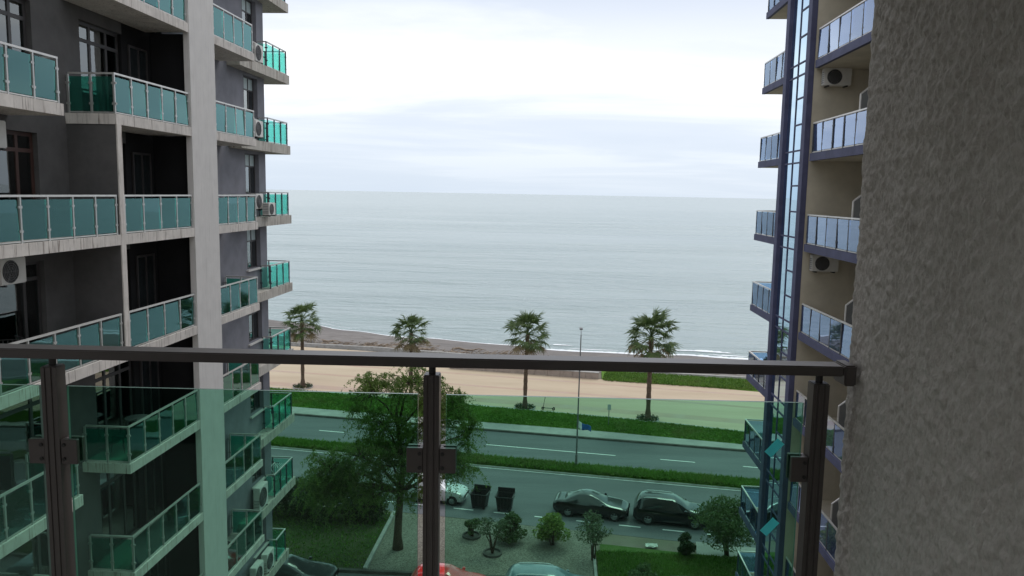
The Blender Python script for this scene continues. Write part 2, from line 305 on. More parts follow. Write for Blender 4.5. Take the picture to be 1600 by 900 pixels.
class MB:
    def __init__(s): s.v = []; s.f = []
    def add(s, vs, fs):
        b = len(s.v); s.v += [tuple(x) for x in vs]; s.f += [[i+b for i in f] for f in fs]; return s
    def box(s, x0, x1, y0, y1, z0, z1, mtx=None):
        x0, x1 = min(x0, x1), max(x0, x1); y0, y1 = min(y0, y1), max(y0, y1); z0, z1 = min(z0, z1), max(z0, z1)
        vs = [(x, y, z) for z in (z0, z1) for y in (y0, y1) for x in (x0, x1)]
        if mtx: vs = [tuple(mtx @ Vector(q)) for q in vs]
        return s.add(vs, [[0, 2, 3, 1], [4, 5, 7, 6], [0, 1, 5, 4], [1, 3, 7, 5], [3, 2, 6, 7], [2, 0, 4, 6]])
    def tube(s, pts, rad, n=6, cap=True):
        pts = [Vector(q) for q in pts]; rad = rad if isinstance(rad, (list, tuple)) else [rad]*len(pts)
        b = len(s.v); prev = None
        for i, q in enumerate(pts):
            d = (pts[min(i+1, len(pts)-1)] - pts[max(i-1, 0)]).normalized()
            if prev is None: a = d.orthogonal().normalized()
            else: a = (prev - d*prev.dot(d)); a = a.normalized() if a.length > 1e-6 else d.orthogonal().normalized()
            prev = a; c = d.cross(a)
            for k in range(n):
                an = 2*math.pi*k/n; s.v.append(tuple(q + (a*math.cos(an) + c*math.sin(an))*rad[i]))
        for i in range(len(pts)-1):
            for k in range(n):
                s.f.append([b+i*n+k, b+i*n+(k+1) % n, b+(i+1)*n+(k+1) % n, b+(i+1)*n+k])
        if cap: s.f.append([b+k for k in range(n)][::-1]); s.f.append([b+(len(pts)-1)*n+k for k in range(n)])
        return s
    def lathe(s, prof, axis='z', n=20, c=(0, 0, 0)):
        b = len(s.v)
        for r, h in prof:
            for k in range(n):
                an = 2*math.pi*k/n; x, y = r*math.cos(an), r*math.sin(an)
                s.v.append((c[0]+x, c[1]+y, c[2]+h) if axis == 'z' else (c[0]+x, c[1]+h, c[2]+y))
        for i in range(len(prof)-1):
            for k in range(n):
                s.f.append([b+i*n+k, b+i*n+(k+1) % n, b+(i+1)*n+(k+1) % n, b+(i+1)*n+k])
        return s
    def build(s, name, m, parent=None, **k): return link_mesh(name, s.v, s.f, m, parent, **k)
def box(name, m, parent, *a, **k): return MB().box(*a).build(name, m, parent, **k)
def bevel(o, w=0.01, seg=1):
    b = bmesh.new(); b.from_mesh(o.data); bmesh.ops.bevel(b, geom=b.edges[:], offset=w, segments=seg, affect='EDGES'); b.to_mesh(o.data); b.free(); return o

ca, sa = math.cos(R(8.35)), math.sin(R(8.35))
def P(u, v): return (u*ca + v*sa, -u*sa + v*ca)
def UV(x, y): return (x*ca - y*sa, x*sa + y*ca)

# ------------------------------------------------------------------ setting: ground, roads, beach, sea
def sheet(name, pts_uv, z0, z1, m, sub=None):
    """slab between z0 and z1 with its outline given in road coordinates"""
    n = len(pts_uv); v = [(*P(*q), z1) for q in pts_uv] + [(*P(*q), z0) for q in pts_uv]
    f = [list(range(n))[::-1] if False else list(range(n))] + [[i, n+i, n+(i+1) % n, (i+1) % n] for i in range(n)]
    o = link_mesh(name, v, f, m); tag(o, kind='structure'); return o
def rect(u0, u1, v0, v1): return [(u0, v0), (u1, v0), (u1, v1), (u0, v1)]

def shore_v(u): return 104.6 + 0.0035*(u+8)**2 + 0.5*math.sin(u*0.21+1) + 0.3*math.sin(u*0.53) if u < 10 else 104.6+0.0035*18**2 + 0.05*(u-10) + 0.5*math.sin(u*0.21+1) + 0.3*math.sin(u*0.53)
def make_ground():
    us = np.concatenate([np.linspace(-400, -90, 10), np.arange(-85, 80, 1.6), np.linspace(85, 400, 10)])
    vs = np.concatenate([np.linspace(-250, 60, 8), np.array([70, 78, 84, 87, 88.5]), np.arange(89.5, 118, 0.8), np.linspace(119, 160, 8)])
    V = []
    for v in vs:
        for u in us:
            z = 0.0
            if v > 87:
                s = shore_v(max(-85, min(80, u)))
                k = (v - 87)/(s - 87)
                z = -1.2*max(0, k)**1.25 if k < 1 else -1.2 - (v - s)*0.11
                if 88 < v < s+2 and abs(u) < 85:
                    z += (noise.noise(Vector((u*0.22, v*0.35, 0)))*0.30 + noise.noise(Vector((u*0.9, v*1.1, 3)))*0.14)*min(1, max(0, (s-1.5-v)/4))*min(1, (v-88)/2)
            V.append((*P(u, v), z))
    nu = len(us); Fc = [[j*nu+i, j*nu+i+1, (j+1)*nu+i+1, (j+1)*nu+i] for j in range(len(vs)-1) for i in range(nu-1)]
    lo = [f for f in Fc if vs[f[0]//nu] < 87]; hi = [f for f in Fc if vs[f[0]//nu] >= 87]
    def sub(fs):
        ids = sorted({i for f in fs for i in f}); mp_ = {a: b for b, a in enumerate(ids)}
        return [V[i] for i in ids], [[mp_[i] for i in f] for f in fs]
    a, b = sub(lo); tag(link_mesh('ground', a, b, 'soil'), kind='structure')
    a, b = sub(hi); tag(link_mesh('beach', a, b, 'shingle', smooth=True), kind='structure')
make_ground()
S = 45000.0
tag(link_mesh('sea', [(-S, 85, -1.2), (S, 85, -1.2), (S, S, -1.2), (-S, S, -1.2)], [[0, 1, 2, 3]], 'sea_water'), kind='structure')
U0_, U1_ = -160, 160
near_road = sheet('near_road', rect(U0_, U1_, 44.6, 53.9), 0.0, 0.012, 'asphalt')
far_road = sheet('far_road', rect(U0_, U1_, 55.5, 62.5), 0.0, 0.012, 'asphalt')
med = sheet('median_strip', rect(U0_, U1_, 53.9, 55.5), 0.0, 0.15, 'turf')
def kerb(v0, v1, z, m='kerb_stone', u0=-70, u1=60, step=1.0, par=None):
    k = sheet('kerb', rect(u0, u1, v0, v1), 0.0, z, m); return k
kerb(53.78, 53.90, 0.13); kerb(55.5, 55.62, 0.13)
kerb(62.38, 62.62, 0.14, 'kerb_dark')
sheet('pavement', rect(U0_, U1_, 62.62, 64.55), 0.0, 0.12, 'pavement')
gtop = lambda u: float(np.interp(u, [-36, -16.6, -1.8, 6.5, 20], [70.0, 69.2, 68.4, 67.3, 66.3]))
gbot = lambda u: float(np.interp(u, [-36, -15, -7, 6.5, 20], [64.6, 64.45, 64.6, 64.0, 63.8]))
uu = [-160, -80, -36, -30, -24, -16.6, -10, -5, -1.8, 2, 6.5, 12, 20, 160]
sheet('lawn', [(u, gbot(u)) for u in uu] + [(u, gtop(u)) for u in uu[::-1]], 0.0, 0.17, 'turf')
sheet('promenade_edge', [(u, gtop(u)) for u in uu] + [(u, gtop(u)+0.45) for u in uu[::-1]], 0.0, 0.15, 'kerb_stone')
sheet('promenade', [(u, gtop(u)+0.45) for u in uu] + [(160, 83.6), (-3, 83.2), (-20, 83.6), (-20, 90.0), (-160, 91)], 0.0, 0.135, 'promenade')
# faint pinkish bands of differently coloured paving laid along the promenade
for v0, v1 in ((70.6, 72.0), (76.2, 76.8), (81.0, 81.5)):
    sheet('paving_band', [(-160, v0+0.6), (-36, v0+0.6), (-10, v0), (20, v0-1.2), (160, v0-1.2), (160, v1-1.2), (20, v1-1.2), (-10, v1), (-36, v1+0.6), (-160, v1+0.6)], 0.0, 0.139, 'promenade_border')
lawn2 = sheet('lawn', [(-7.0, 83.3), (4, 82.8), (14, 81.9), (40, 80.5), (160, 78), (160, 87.2), (20, 87.6), (4, 87.2), (-7.4, 87.0)], 0.0, 0.20, 'turf')
sheet('kerb', [(-7.4, 87.02), (4, 87.22), (20, 87.62), (60, 87.5), (60, 87.85), (20, 87.95), (4, 87.55), (-7.4, 87.35)], -0.1, 0.45, 'kerb_stone')
sheet('kerb', [(-60, 90.6), (-36, 91.4), (-20, 90.3), (-20, 90.65), (-36, 91.75), (-60, 90.95)], -0.1, 0.42, 'kerb_stone')
# near side of the street
sheet('pavement', rect(2.0, 60, 43.0, 44.6), 0.0, 0.10, 'pavement')
sheet('gravel_bed', [UV(-9.65, 38.7), UV(2.35, 38.7), UV(2.35, 43.4), (-3, 44.6), UV(-9.65, 46.3)], 0.0, 0.03, 'gravel')
sheet('lawn', [UV(2.55, 38.7), UV(14, 38.7), (10, 42.95), (-3.4, 42.95)], 0.0, 0.10, 'rough_turf')
sheet('lawn', [UV(-34, 38.7), UV(-9.9, 38.7), UV(-9.9, 45.9), UV(-34, 49.2)], 0.0, 0.08, 'shaded_turf')
sheet('parking_lot', [UV(-40, 20), UV(30, 20), UV(30, 38.35), UV(-40, 38.35)], 0.0, 0.014, 'asphalt')
sheet('kerb', [UV(-40, 38.4), UV(30, 38.4), UV(30, 38.62), UV(-40, 38.62)], 0.0, 0.16, 'kerb_dark')
sheet('kerb', [UV(-9.88, 38.75), UV(-9.68, 38.75), UV(-9.68, 46.2), UV(-9.88, 46.3)], 0.0, 0.17, 'kerb_stone')
sheet('kerb', [UV(2.38, 38.75), UV(2.53, 38.75), UV(2.53, 43.2), UV(2.38, 43.2)], 0.0, 0.15, 'kerb_stone')
# lane markings: parts of the two carriageways
def dash(par, u0, u1, v, wd=0.11):
    n = len(rect(0, 1, 0, 1)); q = [(u0, v-wd/2), (u1, v-wd/2), (u1, v+wd/2), (u0, v+wd/2)]
    vv = [(*P(*a), 0.017) for a in q] + [(*P(*a), 0.010) for a in q]
    link_mesh('lane_marking', vv, [[0, 1, 2, 3]] + [[i, 4+i, 4+(i+1) % 4, (i+1) % 4] for i in range(4)], 'marking', par)
dash(far_road, -14.0, -3.7, 58.85)
for u0, u1 in ((-0.3, 2.3), (5.8, 8.6), (12, 14.8), (18, 20.8), (-28.4, -26.2), (-22.5, -20.2), (-34.5, -32.2), (-40.5, -38.2)): dash(far_road, u0, u1, 58.85)
dash(near_road, -160, 160, 53.7, 0.10); dash(far_road, -160, 160, 55.72, 0.08)
for k in range(22): dash(near_road, -36.6+k*2.62, -35.3+k*2.62, 46.0, 0.11)

def foam():
    v = []; f = []
    for band in range(3):
        prev = None; u = -60.0
        while u < 60:
            s = shore_v(u)
            amp = 0.25 + 0.75*max(0, noise.noise(Vector((u*0.12, band*7.3, 2)))+0.25) + (0.9 if u > -16 else 0.0) + (0.6 if u > 4 else 0)
            off = [-0.1, 1.6, 3.4][band] + 0.5*noise.noise(Vector((u*0.25, band*3.1, 0)))
            if band: amp *= max(0, noise.noise(Vector((u*0.16, band*11.7, 5)))+0.12)*(1.5 if u > -16 else 0.5)
            w_ = amp*(0.55+0.45*noise.noise(Vector((u*1.7, band, 1))))
            a = (*P(u, s+off-0.2*w_), -1.185 + 0.02*band); b = (*P(u, s+off+0.8*w_), -1.185 + 0.03)
            v += [a, b]
            if prev is not None and w_ > 0.03: f.append([prev, prev+2, prev+3, prev+1])
            prev = len(v)-2; u += 0.35
    tag(link_mesh('surf_foam', v, f, 'foam'), 'white foam of small waves breaking along the dark shingle beach', 'foam', kind='stuff')
foam()

# ------------------------------------------------------------------ vegetation helpers
def leaf_quads(pts, L, W, up=None, updir=0.0, droop=None):
    n = len(pts); d = RNG.normal(size=(n, 3))
    if droop is not None: d = d*0.75 + np.asarray(droop)
    d /= np.linalg.norm(d, axis=1)[:, None]
    q = RNG.normal(size=(n, 3)); q[:, 2] += updir; q -= (q*d).sum(1)[:, None]*d; q /= np.linalg.norm(q, axis=1)[:, None] + 1e-9
    s = np.cross(d, q); k = RNG.uniform(0.6, 1.35, n)[:, None]
    a = pts - d*L*k/2; b = pts + s*W*k/2; c = pts + d*L*k/2; e = pts - s*W*k/2
    V = np.stack([a, b, c, e], 1).reshape(-1, 3); I = np.arange(4*n).reshape(-1, 4)
    return V, I
def blob_pts(c, r, n, shell=0.55):
    d = RNG.normal(size=(n, 3)); d /= np.linalg.norm(d, axis=1)[:, None]
    k = RNG.uniform(shell**3, 1, n)**(1/3)
    return np.asarray(c) + d*k[:, None]*np.asarray(r)
def clumps(c, r, nc, nl, cr, shell=0.5, flat=0.7):
    cs = blob_pts(c, r, nc, shell); out = []
    for q in cs:
        k = RNG.uniform(0.6, 1.3); out.append(blob_pts(q, (cr*k, cr*k, cr*k*flat), int(nl*k), 0.2))
    return np.concatenate(out), cs
def shrub(name, x, y, r, h, m, label, cat='shrub', n=14, nl=160, L=0.16, W=0.09, stems=5, base=0.15, group=None, zb=0.05, cr=0.42, shell=0.55, trunk_h=0.0):
    root = empty(name, (x, y, zb), label, cat, group)
    cz = zb + trunk_h + (h-trunk_h)*0.52
    pts, cs = clumps((x, y, cz), (r*0.75, r*0.75, (h-trunk_h)*0.40), n, nl, r*cr, shell)
    pts = pts[pts[:, 2] > zb + base]
    V, I = leaf_quads(pts, L, W, updir=0.7)
    link_mesh('foliage', V, I, m, root)
    st = MB()
    for q in cs[:max(stems, 3)]:
        mid = Vector((x+(q[0]-x)*0.35, y+(q[1]-y)*0.35, zb+(q[2]-zb)*0.5))
        st.tube([(x+random.uniform(-.1, .1), y+random.uniform(-.1, .1), zb-0.05), mid, q], [0.05, 0.035, 0.012], 5)
    st.build('stem', 'bark', root, smooth=True)
    return root

def grass_tufts(name, poly_fn, n, h, label, z, spread=1.0):
    pts = np.array([poly_fn() for _ in range(n)]); m = len(pts)
    b = np.column_stack([pts, np.full(m, z)])
    an = RNG.uniform(0, 2*np.pi, m); w_ = RNG.uniform(0.03, 0.09, m)*spread; hh = h*RNG.uniform(0.35, 1.3, m); le = RNG.normal(0, 0.5, (m, 2))*hh[:, None]
    dx = np.column_stack([np.cos(an)*w_, np.sin(an)*w_, np.zeros(m)])
    V = np.stack([b-dx, b+dx, b+np.column_stack([le, hh])], 1).reshape(-1, 3); I = np.arange(3*m).reshape(-1, 3)
    o = link_mesh(name, V, I, 'grass_blade'); tag(o, label, 'grass', kind='stuff'); return o
def rnd_uv(u0, u1, v0, v1):
    def f():
        u = random.uniform(u0, u1); a = v0(u) if callable(v0) else v0; b = v1(u) if callable(v1) else v1
        return P(u, random.uniform(a, b))
    return f
def rnd_xy(x0, x1, y0, y1): return lambda: (random.uniform(x0, x1), random.uniform(y0, y1))
grass_tufts('grass', rnd_uv(-36, 14, 53.95, 55.45), 42000, 0.30, 'rough green grass growing on the narrow median between the roads', 0.14, 1.2)
grass_tufts('grass', rnd_uv(-40, 16, gbot, gtop), 36000, 0.14, 'green mown grass of the strip beside the promenade', 0.165, 1.5)
grass_tufts('grass', rnd_uv(-6.8, 26, 82.6, 87.0), 16000, 0.22, 'green grass of the lawn between promenade and beach', 0.19, 2.0)
grass_tufts('grass', rnd_xy(2.6, 12, 38.8, 42.0), 16000, 0.15, 'patchy green grass around the white paper on the ground', 0.09, 0.9)
grass_tufts('grass', rnd_xy(-24, -9.95, 38.8, 46.2), 5000, 0.15, 'shaded dark grass left of the pale diagonal kerb', 0.07, 0.9)

# ------------------------------------------------------------------ left apartment building
LX, LB = -11.0, -12.3
LEV = [27.79 - 3*k for k in range(10)]        # slab tops, 27.79 ... 0.79
left = empty('apartment_building', (-18, 22, 0), 'dark grey apartment block with green glass balconies and pale pier at left', 'building')
ST = 0.26
def slabs():
    s = lambda *a, m='fascia', n='balcony_slab': box(n, m, left, *a)
    for k, z in enumerate(LEV):
        lv = round((24.79 - z)/3)             # 0 at the level just above the top of the frame
        long_ = lv in (2, 3, -1, 6)
        s(LB-0.02, LX, 9.0, 19.05 if long_ else 17.0, z-ST, z)
        s(LB-0.02, LX, 19.05 if not long_ else 19.062, 23.06, z-ST, z)
        s(LB-0.02, LX, 24.755, 28.08, z-ST, z)
        if z > 1:
            e = 34.0 if lv < 7 else 33.0
            s(LB, -11.8, 28.7, 32.35, z-0.28, z+0.09, m='slab_ledge', n='ledge_slab')
            s(-17.5, -11.8, 32.352, e, z-0.28, z+0.09, m='slab_ledge', n='ledge_slab')
slabs()
# pier and party walls
box('pier', 'pier', left, -11.17, LX+0.012, 23.06, 24.75, 0, 30.6)
for k, z in enumerate(LEV):
    lv = round((24.79 - z)/3)
    if lv in (2, 3, 6):
        box('party_wall', 'dark_render', left, LB, LX-0.03, 19.075, 19.27, z, z+2.74)
        box('party_wall_edge', 'fascia', left, LX-0.028, LX+0.004, 19.07, 19.275, z, z+2.738)
    # wall closing the loggia behind the pier
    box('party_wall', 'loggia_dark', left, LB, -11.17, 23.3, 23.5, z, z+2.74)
def left_walls():
    """rear wall of the balconies, with real openings; rooms behind are dark"""
    wl = MB(); dk = MB(); sf = MB()
    x0, x1 = LB-0.22, LB
    # full height strips without openings
    for y0, y1 in ((17.95, 19.78),): wl.box(x0, x1, y0, y1, 0, 30.8)
    gw = MB(); gw.box(x0, x1, 24.0, 30.2, 0, 30.8); gw.box(x0, x1, 31.62, 32.35, 0, 30.8)
    wl.box(-30, x0-0.001, 32.1, 32.35, 0, 30.8)      # seaward face
    wl.box(-30, x1, 5.0, 9.0, 0, 30.8)               # landward end
    for z in LEV:
        gw.box(x0, x1, 30.2, 31.62, z-0.4, z+1.0); wl.box(x0, x1, 9.0, 17.95, z+2.42, z+3.0); wl.box(x0, x1, 19.78, 21.75, z+2.42, z+3.0)
        dk.box(-16.5, x0-0.002, 9.0, 32.1, z-0.18, z)
    wl.build('wall', 'dark_render', left); gw.build('wall', 'grey_render', left)
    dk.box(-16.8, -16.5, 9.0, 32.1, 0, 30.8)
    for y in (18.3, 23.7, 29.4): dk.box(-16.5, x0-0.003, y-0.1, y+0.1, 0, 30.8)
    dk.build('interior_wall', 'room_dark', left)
    box('roof', 'fascia', left, -30, LX+0.1, 5, 32.5, 30.85, 31.2)
left_walls()

def window_x(par, X, y0, y1, z0, z1, muls=(), trans=(), sgn=1, gm='window_glass', fm='window_frame', t_=0.06, recess=0.12, sill=False, panel=None, first=None):
    """window in a wall whose face looks along +X*sgn; pane, frame bars and sill are sub-parts"""
    xa = X - sgn*recess; xb = xa - sgn*0.05
    f = MB(); f.box(xb, xa, y0, y0+t_, z0, z1); f.box(xb, xa, y1-t_, y1, z0, z1); f.box(xb, xa, y0+t_, y1-t_, z0, z0+t_); f.box(xb, xa, y0+t_, y1-t_, z1-t_, z1)
    for q in muls: f.box(xb-sgn*0.002, xa+sgn*0.004, q-t_/2, q+t_/2, z0+t_, z1-t_)
    for q in trans: f.box(xb-sgn*0.004, xa+sgn*0.002, y0+t_, y1-t_, q-t_/2, q+t_/2)
    fo = f.build('window', fm, par)
    ys = [y0+t_] + list(muls) + [y1-t_]; zs = [z0+t_] + list(trans) + [z1-t_]
    xm = (xa+xb)/2
    for i in range(len(ys)-1):
        for j in range(len(zs)-1):
            g = panel if (panel and j == len(zs)-2 and len(zs) > 2) else (first if first and i == 0 else gm)
            box('pane', g, fo, xm-0.006, xm+0.006, ys[i]+0.004, ys[i+1]-0.004, zs[j]+0.004, zs[j+1]-0.004)
    if sill: box('sill', 'sill', fo, X-sgn*0.1, X+sgn*0.09, y0-0.08, y1+0.08, z0-0.07, z0-0.005)
    return fo
def curtain(par, X, y0, y1, z0, z1, m):
    n = max(6, int((y1-y0)/0.05)); v = []; f = []
    for i in range(n+1):
        y = y0+(y1-y0)*i/n; x = X + 0.035*math.sin(i*1.35) + 0.015*math.sin(i*0.47+1)
        v += [(x, y, z0), (x, y, z1)]
        if i: f.append([2*i-2, 2*i, 2*i+1, 2*i-1])
    o = link_mesh('curtain', v, f, m, par, smooth=True)
    sm = o.modifiers.new('thick', 'SOLIDIFY'); sm.thickness = 0.006
    return o
for z in LEV:
    lv = round((24.79 - z)/3)
    if z < 3: continue
    fm = 'brown_frame' if lv == 2 else 'window_frame'
    w1 = window_x(left, LB, 12.2, 17.95, z, z+2.42, muls=(13.4, 14.6, 15.8, 17.38), trans=(z+2.0,), fm=fm, t_=0.09)
    w2 = window_x(left, LB, 19.78, 21.75, z, z+2.42, muls=(20.4, 21.15), trans=(z+1.95,), t_=0.09)
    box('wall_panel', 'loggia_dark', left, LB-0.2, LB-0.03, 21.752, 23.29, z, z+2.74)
    window_x(left, LB+0.15, 22.05, 23.05, z+0.01, z+2.2, muls=(22.55,), fm='window_frame', gm='dark_pane', t_=0.06)
    curtain(w1, LB-0.32, 16.45, 17.33, z+0.03, z+2.35, 'curtain_grey' if lv in (1, 3, 6) else 'curtain_teal')
    if lv in (2, 3): curtain(w1, LB-0.33, 17.45, 17.9, z+0.03, z+2.35, 'curtain_teal')
    curtain(w2, LB-0.32, 20.55, 21.25, z+0.03, z+2.35, 'curtain_teal')
    if lv in (4, 5): curtain(w2, LB-0.34, 21.6, 21.95, z+0.03, z+2.35, 'curtain_teal')
    window_x(left, LB, 30.2, 31.62, z+1.0, z+2.6, muls=(30.62, 31.08), trans=(z+2.1,), sill=True, panel='pale_panel', first='pale_panel', recess=0.17, t_=0.05)

def railing(par, pts, z, n_list, gm, pm, rm, h=1.0, pw=0.022, side=None, gap=0.10, name='balcony_railing', railw=0.025, end_posts=True):
    """one balcony railing: handrail + bottom bar with its posts and glass panels as sub-parts; pts axis-aligned in plan"""
    m = MB()
    for i in range(len(pts)-1):
        (xa, ya), (xb, yb) = pts[i], pts[i+1]
        if abs(xa-xb) < 1e-6:
            e0 = min(ya, yb) - (railw if i == 0 else railw); e1 = max(ya, yb) + railw
            m.box(xa-railw, xa+railw, e0, e1, z+h-0.045, z+h); m.box(xa-0.012, xa+0.012, e0+0.02, e1-0.02, z+0.02, z+0.045)
        else:
            e0 = min(xa, xb) + railw + 0.001; e1 = max(xa, xb) - railw - 0.001
            m.box(e0, e1, ya-railw, ya+railw, z+h-0.044, z+h-0.002); m.box(e0, e1, ya-0.012, ya+0.012, z+0.021, z+0.044)
    ro = m.build(name, rm, par)
    def post_at(q, alongy):
        pk = MB().box(q.x-pw, q.x+pw, q.y-pw, q.y+pw, z, z+h-0.0455)
        for zz in (z+0.22, z+h-0.28):
            if alongy: pk.box(q.x-0.018, q.x+0.018, q.y-pw-0.035, q.y+pw+0.035, zz, zz+0.05)
            else: pk.box(q.x-pw-0.035, q.x+pw+0.035, q.y-0.018, q.y+0.018, zz, zz+0.05)
        pk.build('post', pm, ro)
    for i in range(len(pts)-1):
        a = Vector((*pts[i], 0)); b = Vector((*pts[i+1], 0)); n = n_list[i]; d = (b-a)/n
        alongy = abs(d.x) < 1e-6
        for k in range(n+1):
            q = a + d*k
            if not (k == 0 and i > 0): post_at(q, alongy)
            if k < n:
                r = q + d; g = pw + 0.02
                if alongy:
                    y0, y1 = sorted((q.y, r.y)); gp_ = box('glass_panel', gm, ro, q.x-0.006, q.x+0.006, y0+g, y1-g, z+0.06, z+h-gap); gp_.rotation_euler = (0, random.uniform(-0.03, 0.03), random.uniform(-0.035, 0.035))
                else:
                    x0, x1 = sorted((q.x, r.x)); box('glass_panel', gm, ro, x0+g, x1-g, q.y-0.006, q.y+0.006, z+0.06, z+h-gap)
    return ro
XR = LX - 0.06
for k, z in enumerate(LEV):
    lv = round((24.79 - z)/3)
    if z < 1: continue
    long_ = lv in (2, 3, -1, 6)
    A = ('green_glass', 'alu_post', 'alu_rail')
    if long_:
        railing(left, [(XR, 11.1), (XR, 18.98)], z, [9], *A)
        railing(left, [(XR, 19.36), (XR, 23.0)], z, [4], *A)
    else:
        railing(left, [(XR, 10.55), (XR, 16.9), (LB+0.04, 16.9)], z, [8, 1], *A)
        railing(left, [(LB+0.06, 19.12), (XR, 19.12), (XR, 23.0)], z, [2, 5], *A)
    railing(left, [(XR, 24.84), (XR, 28.0), (LB+0.06, 28.0)], z, [4, 2], *A)
    if z > 3 and lv < 7:
        railing(left, [(LB+0.05, 31.5), (-11.86, 31.5), (-11.86, 33.75), (-17.3, 33.75)], z+0.09, [1, 3, 6], 'sea_glass', 'dark_post', 'alu_post')
    elif z > 3:
        railing(left, [(LB+0.05, 31.7), (-11.9, 31.7), (-11.9, 32.8), (-17.3, 32.8)], z+0.09, [1, 1, 6], 'sea_glass', 'dark_post', 'alu_post')

# ------------------------------------------------------------------ right apartment building
RX = 8.25
RLEV = [27.5 - 3*k for k in range(10)]
right = empty('apartment_building', (15, 28, 0), 'cream apartment block with purple trim, blue glass balconies and stair tower at right', 'building')
def right_building():
    b = MB(); b.box(9.9, 22, 26.95, 29.0, 0, 31); b.box(10.2, 22, 12, 26.95, 0, 31); b.box(9.7, 22, 29.0, 33.0, 0, 31)
    b.box(RX+0.06, 9.9, 26.96, 27.06, 0, 31); b.build('wall', 'cream', right)
    box('roof', 'purple_trim', right, RX-0.3, 22.2, 11.8, 33.2, 31.02, 31.4)
    # stair tower: two blue piers with glazing between
    box('tower_pier', 'purple_trim', right, RX-0.13, RX+0.055, 26.95, 27.34, 0, 31.0)
    box('tower_pier', 'purple_trim', right, RX-0.13, RX+0.30, 29.52, 29.90, 0, 31.0)
    box('tower_core', 'room_dark', right, RX+0.9, RX+1.0, 27.07, 29.5, 0, 31.0)
    fr = MB(); x0, x1 = RX-0.03, RX+0.03; t_ = 0.028
    ym = 28.52
    for y in (27.36, ym, 29.5): fr.box(x0, x1, y-t_, y+t_, 0.2, 30.9)
    zs1 = []; zs2 = []
    for z in RLEV:
        zs1 += [z-0.26, z+0.16]; zs2 += [z-0.26, z+0.16, z+1.05, z+1.95]
    zs1.sort(); zs2.sort()
    for z in zs1: fr.box(x0+0.002, x1-0.002, ym+t_, 29.5-t_, z-t_, z+t_)
    for z in zs2: fr.box(x0+0.002, x1-0.002, 27.36+t_, ym-t_, z-t_, z+t_)
    fo = fr.build('tower_glazing', 'purple_trim', right)
    for ya, yb, zz in ((ym, 29.5, zs1), (27.36, ym, zs2)):
        z_ = [0.4] + zz + [30.8]
        for a, c in zip(z_[:-1], z_[1:]):
            if c-a < 0.1: continue
            tlt = random.uniform(-0.004, 0.004)
            o = box('pane', 'tower_glass', fo, RX-0.006, RX+0.006, ya+t_+0.004, yb-t_-0.004, a+t_+0.003, c-t_-0.003)
            o.rotation_euler.y = tlt
    for z in RLEV:
        if z < 0.6: continue
        box('balcony_slab', 'purple_trim', right, RX, RX+0.12, 17.0, 26.70, z-0.25, z)
        box('balcony_floor', 'cream', right, RX+0.121, 10.2, 17.0, 26.945, z-0.245, z-0.005)
        box('balcony_slab', 'purple_trim', right, RX, RX+0.12, 29.905, 33.45, z-0.25, z)
        box('balcony_floor', 'cream', right, RX+0.121, 9.7, 29.905, 33.44, z-0.245, z-0.005)
        A = ('blue_glass', 'dark_post', 'alu_rail')
        railing(right, [(RX+0.06, 17.3), (RX+0.06, 26.62)], z, [10], *A, gap=0.07)
        railing(right, [(RX+0.06, 29.98), (RX+0.06, 33.38), (9.68, 33.38)], z, [4, 1], 'blue_sea_glass', *A[1:], gap=0.07)
        # party screen with a chamfered top
        s = MB(); ys = 22.9
        pr_ = [(RX+0.16, z), (10.19, z), (10.19, z+2.3), (RX+0.55, z+1.75), (RX+0.16, z+1.45)]
        s.add([(x, y, q) for y in (ys, ys+0.06) for x, q in pr_], [[0, 1, 2, 3, 4], [9, 8, 7, 6, 5]] + [[i, 5+i, 5+(i+1) % 5, (i+1) % 5] for i in range(5)])
        so_ = s.build('party_screen', 'lamp_grey', right)
        e = MB(); e.tube([(RX+0.14, ys+0.03, z+0.0), (RX+0.14, ys+0.03, z+1.46), (RX+0.54, ys+0.03, z+1.79), (10.18, ys+0.03, z+2.33)], 0.025, 4); e.build('screen_frame', 'alu_rail', so_)
        window_x(right, 10.2, 20.4, 23.4, z+0.02, z+2.3, muls=(21.4, 22.4), sgn=-1, recess=-0.05)
right_building()

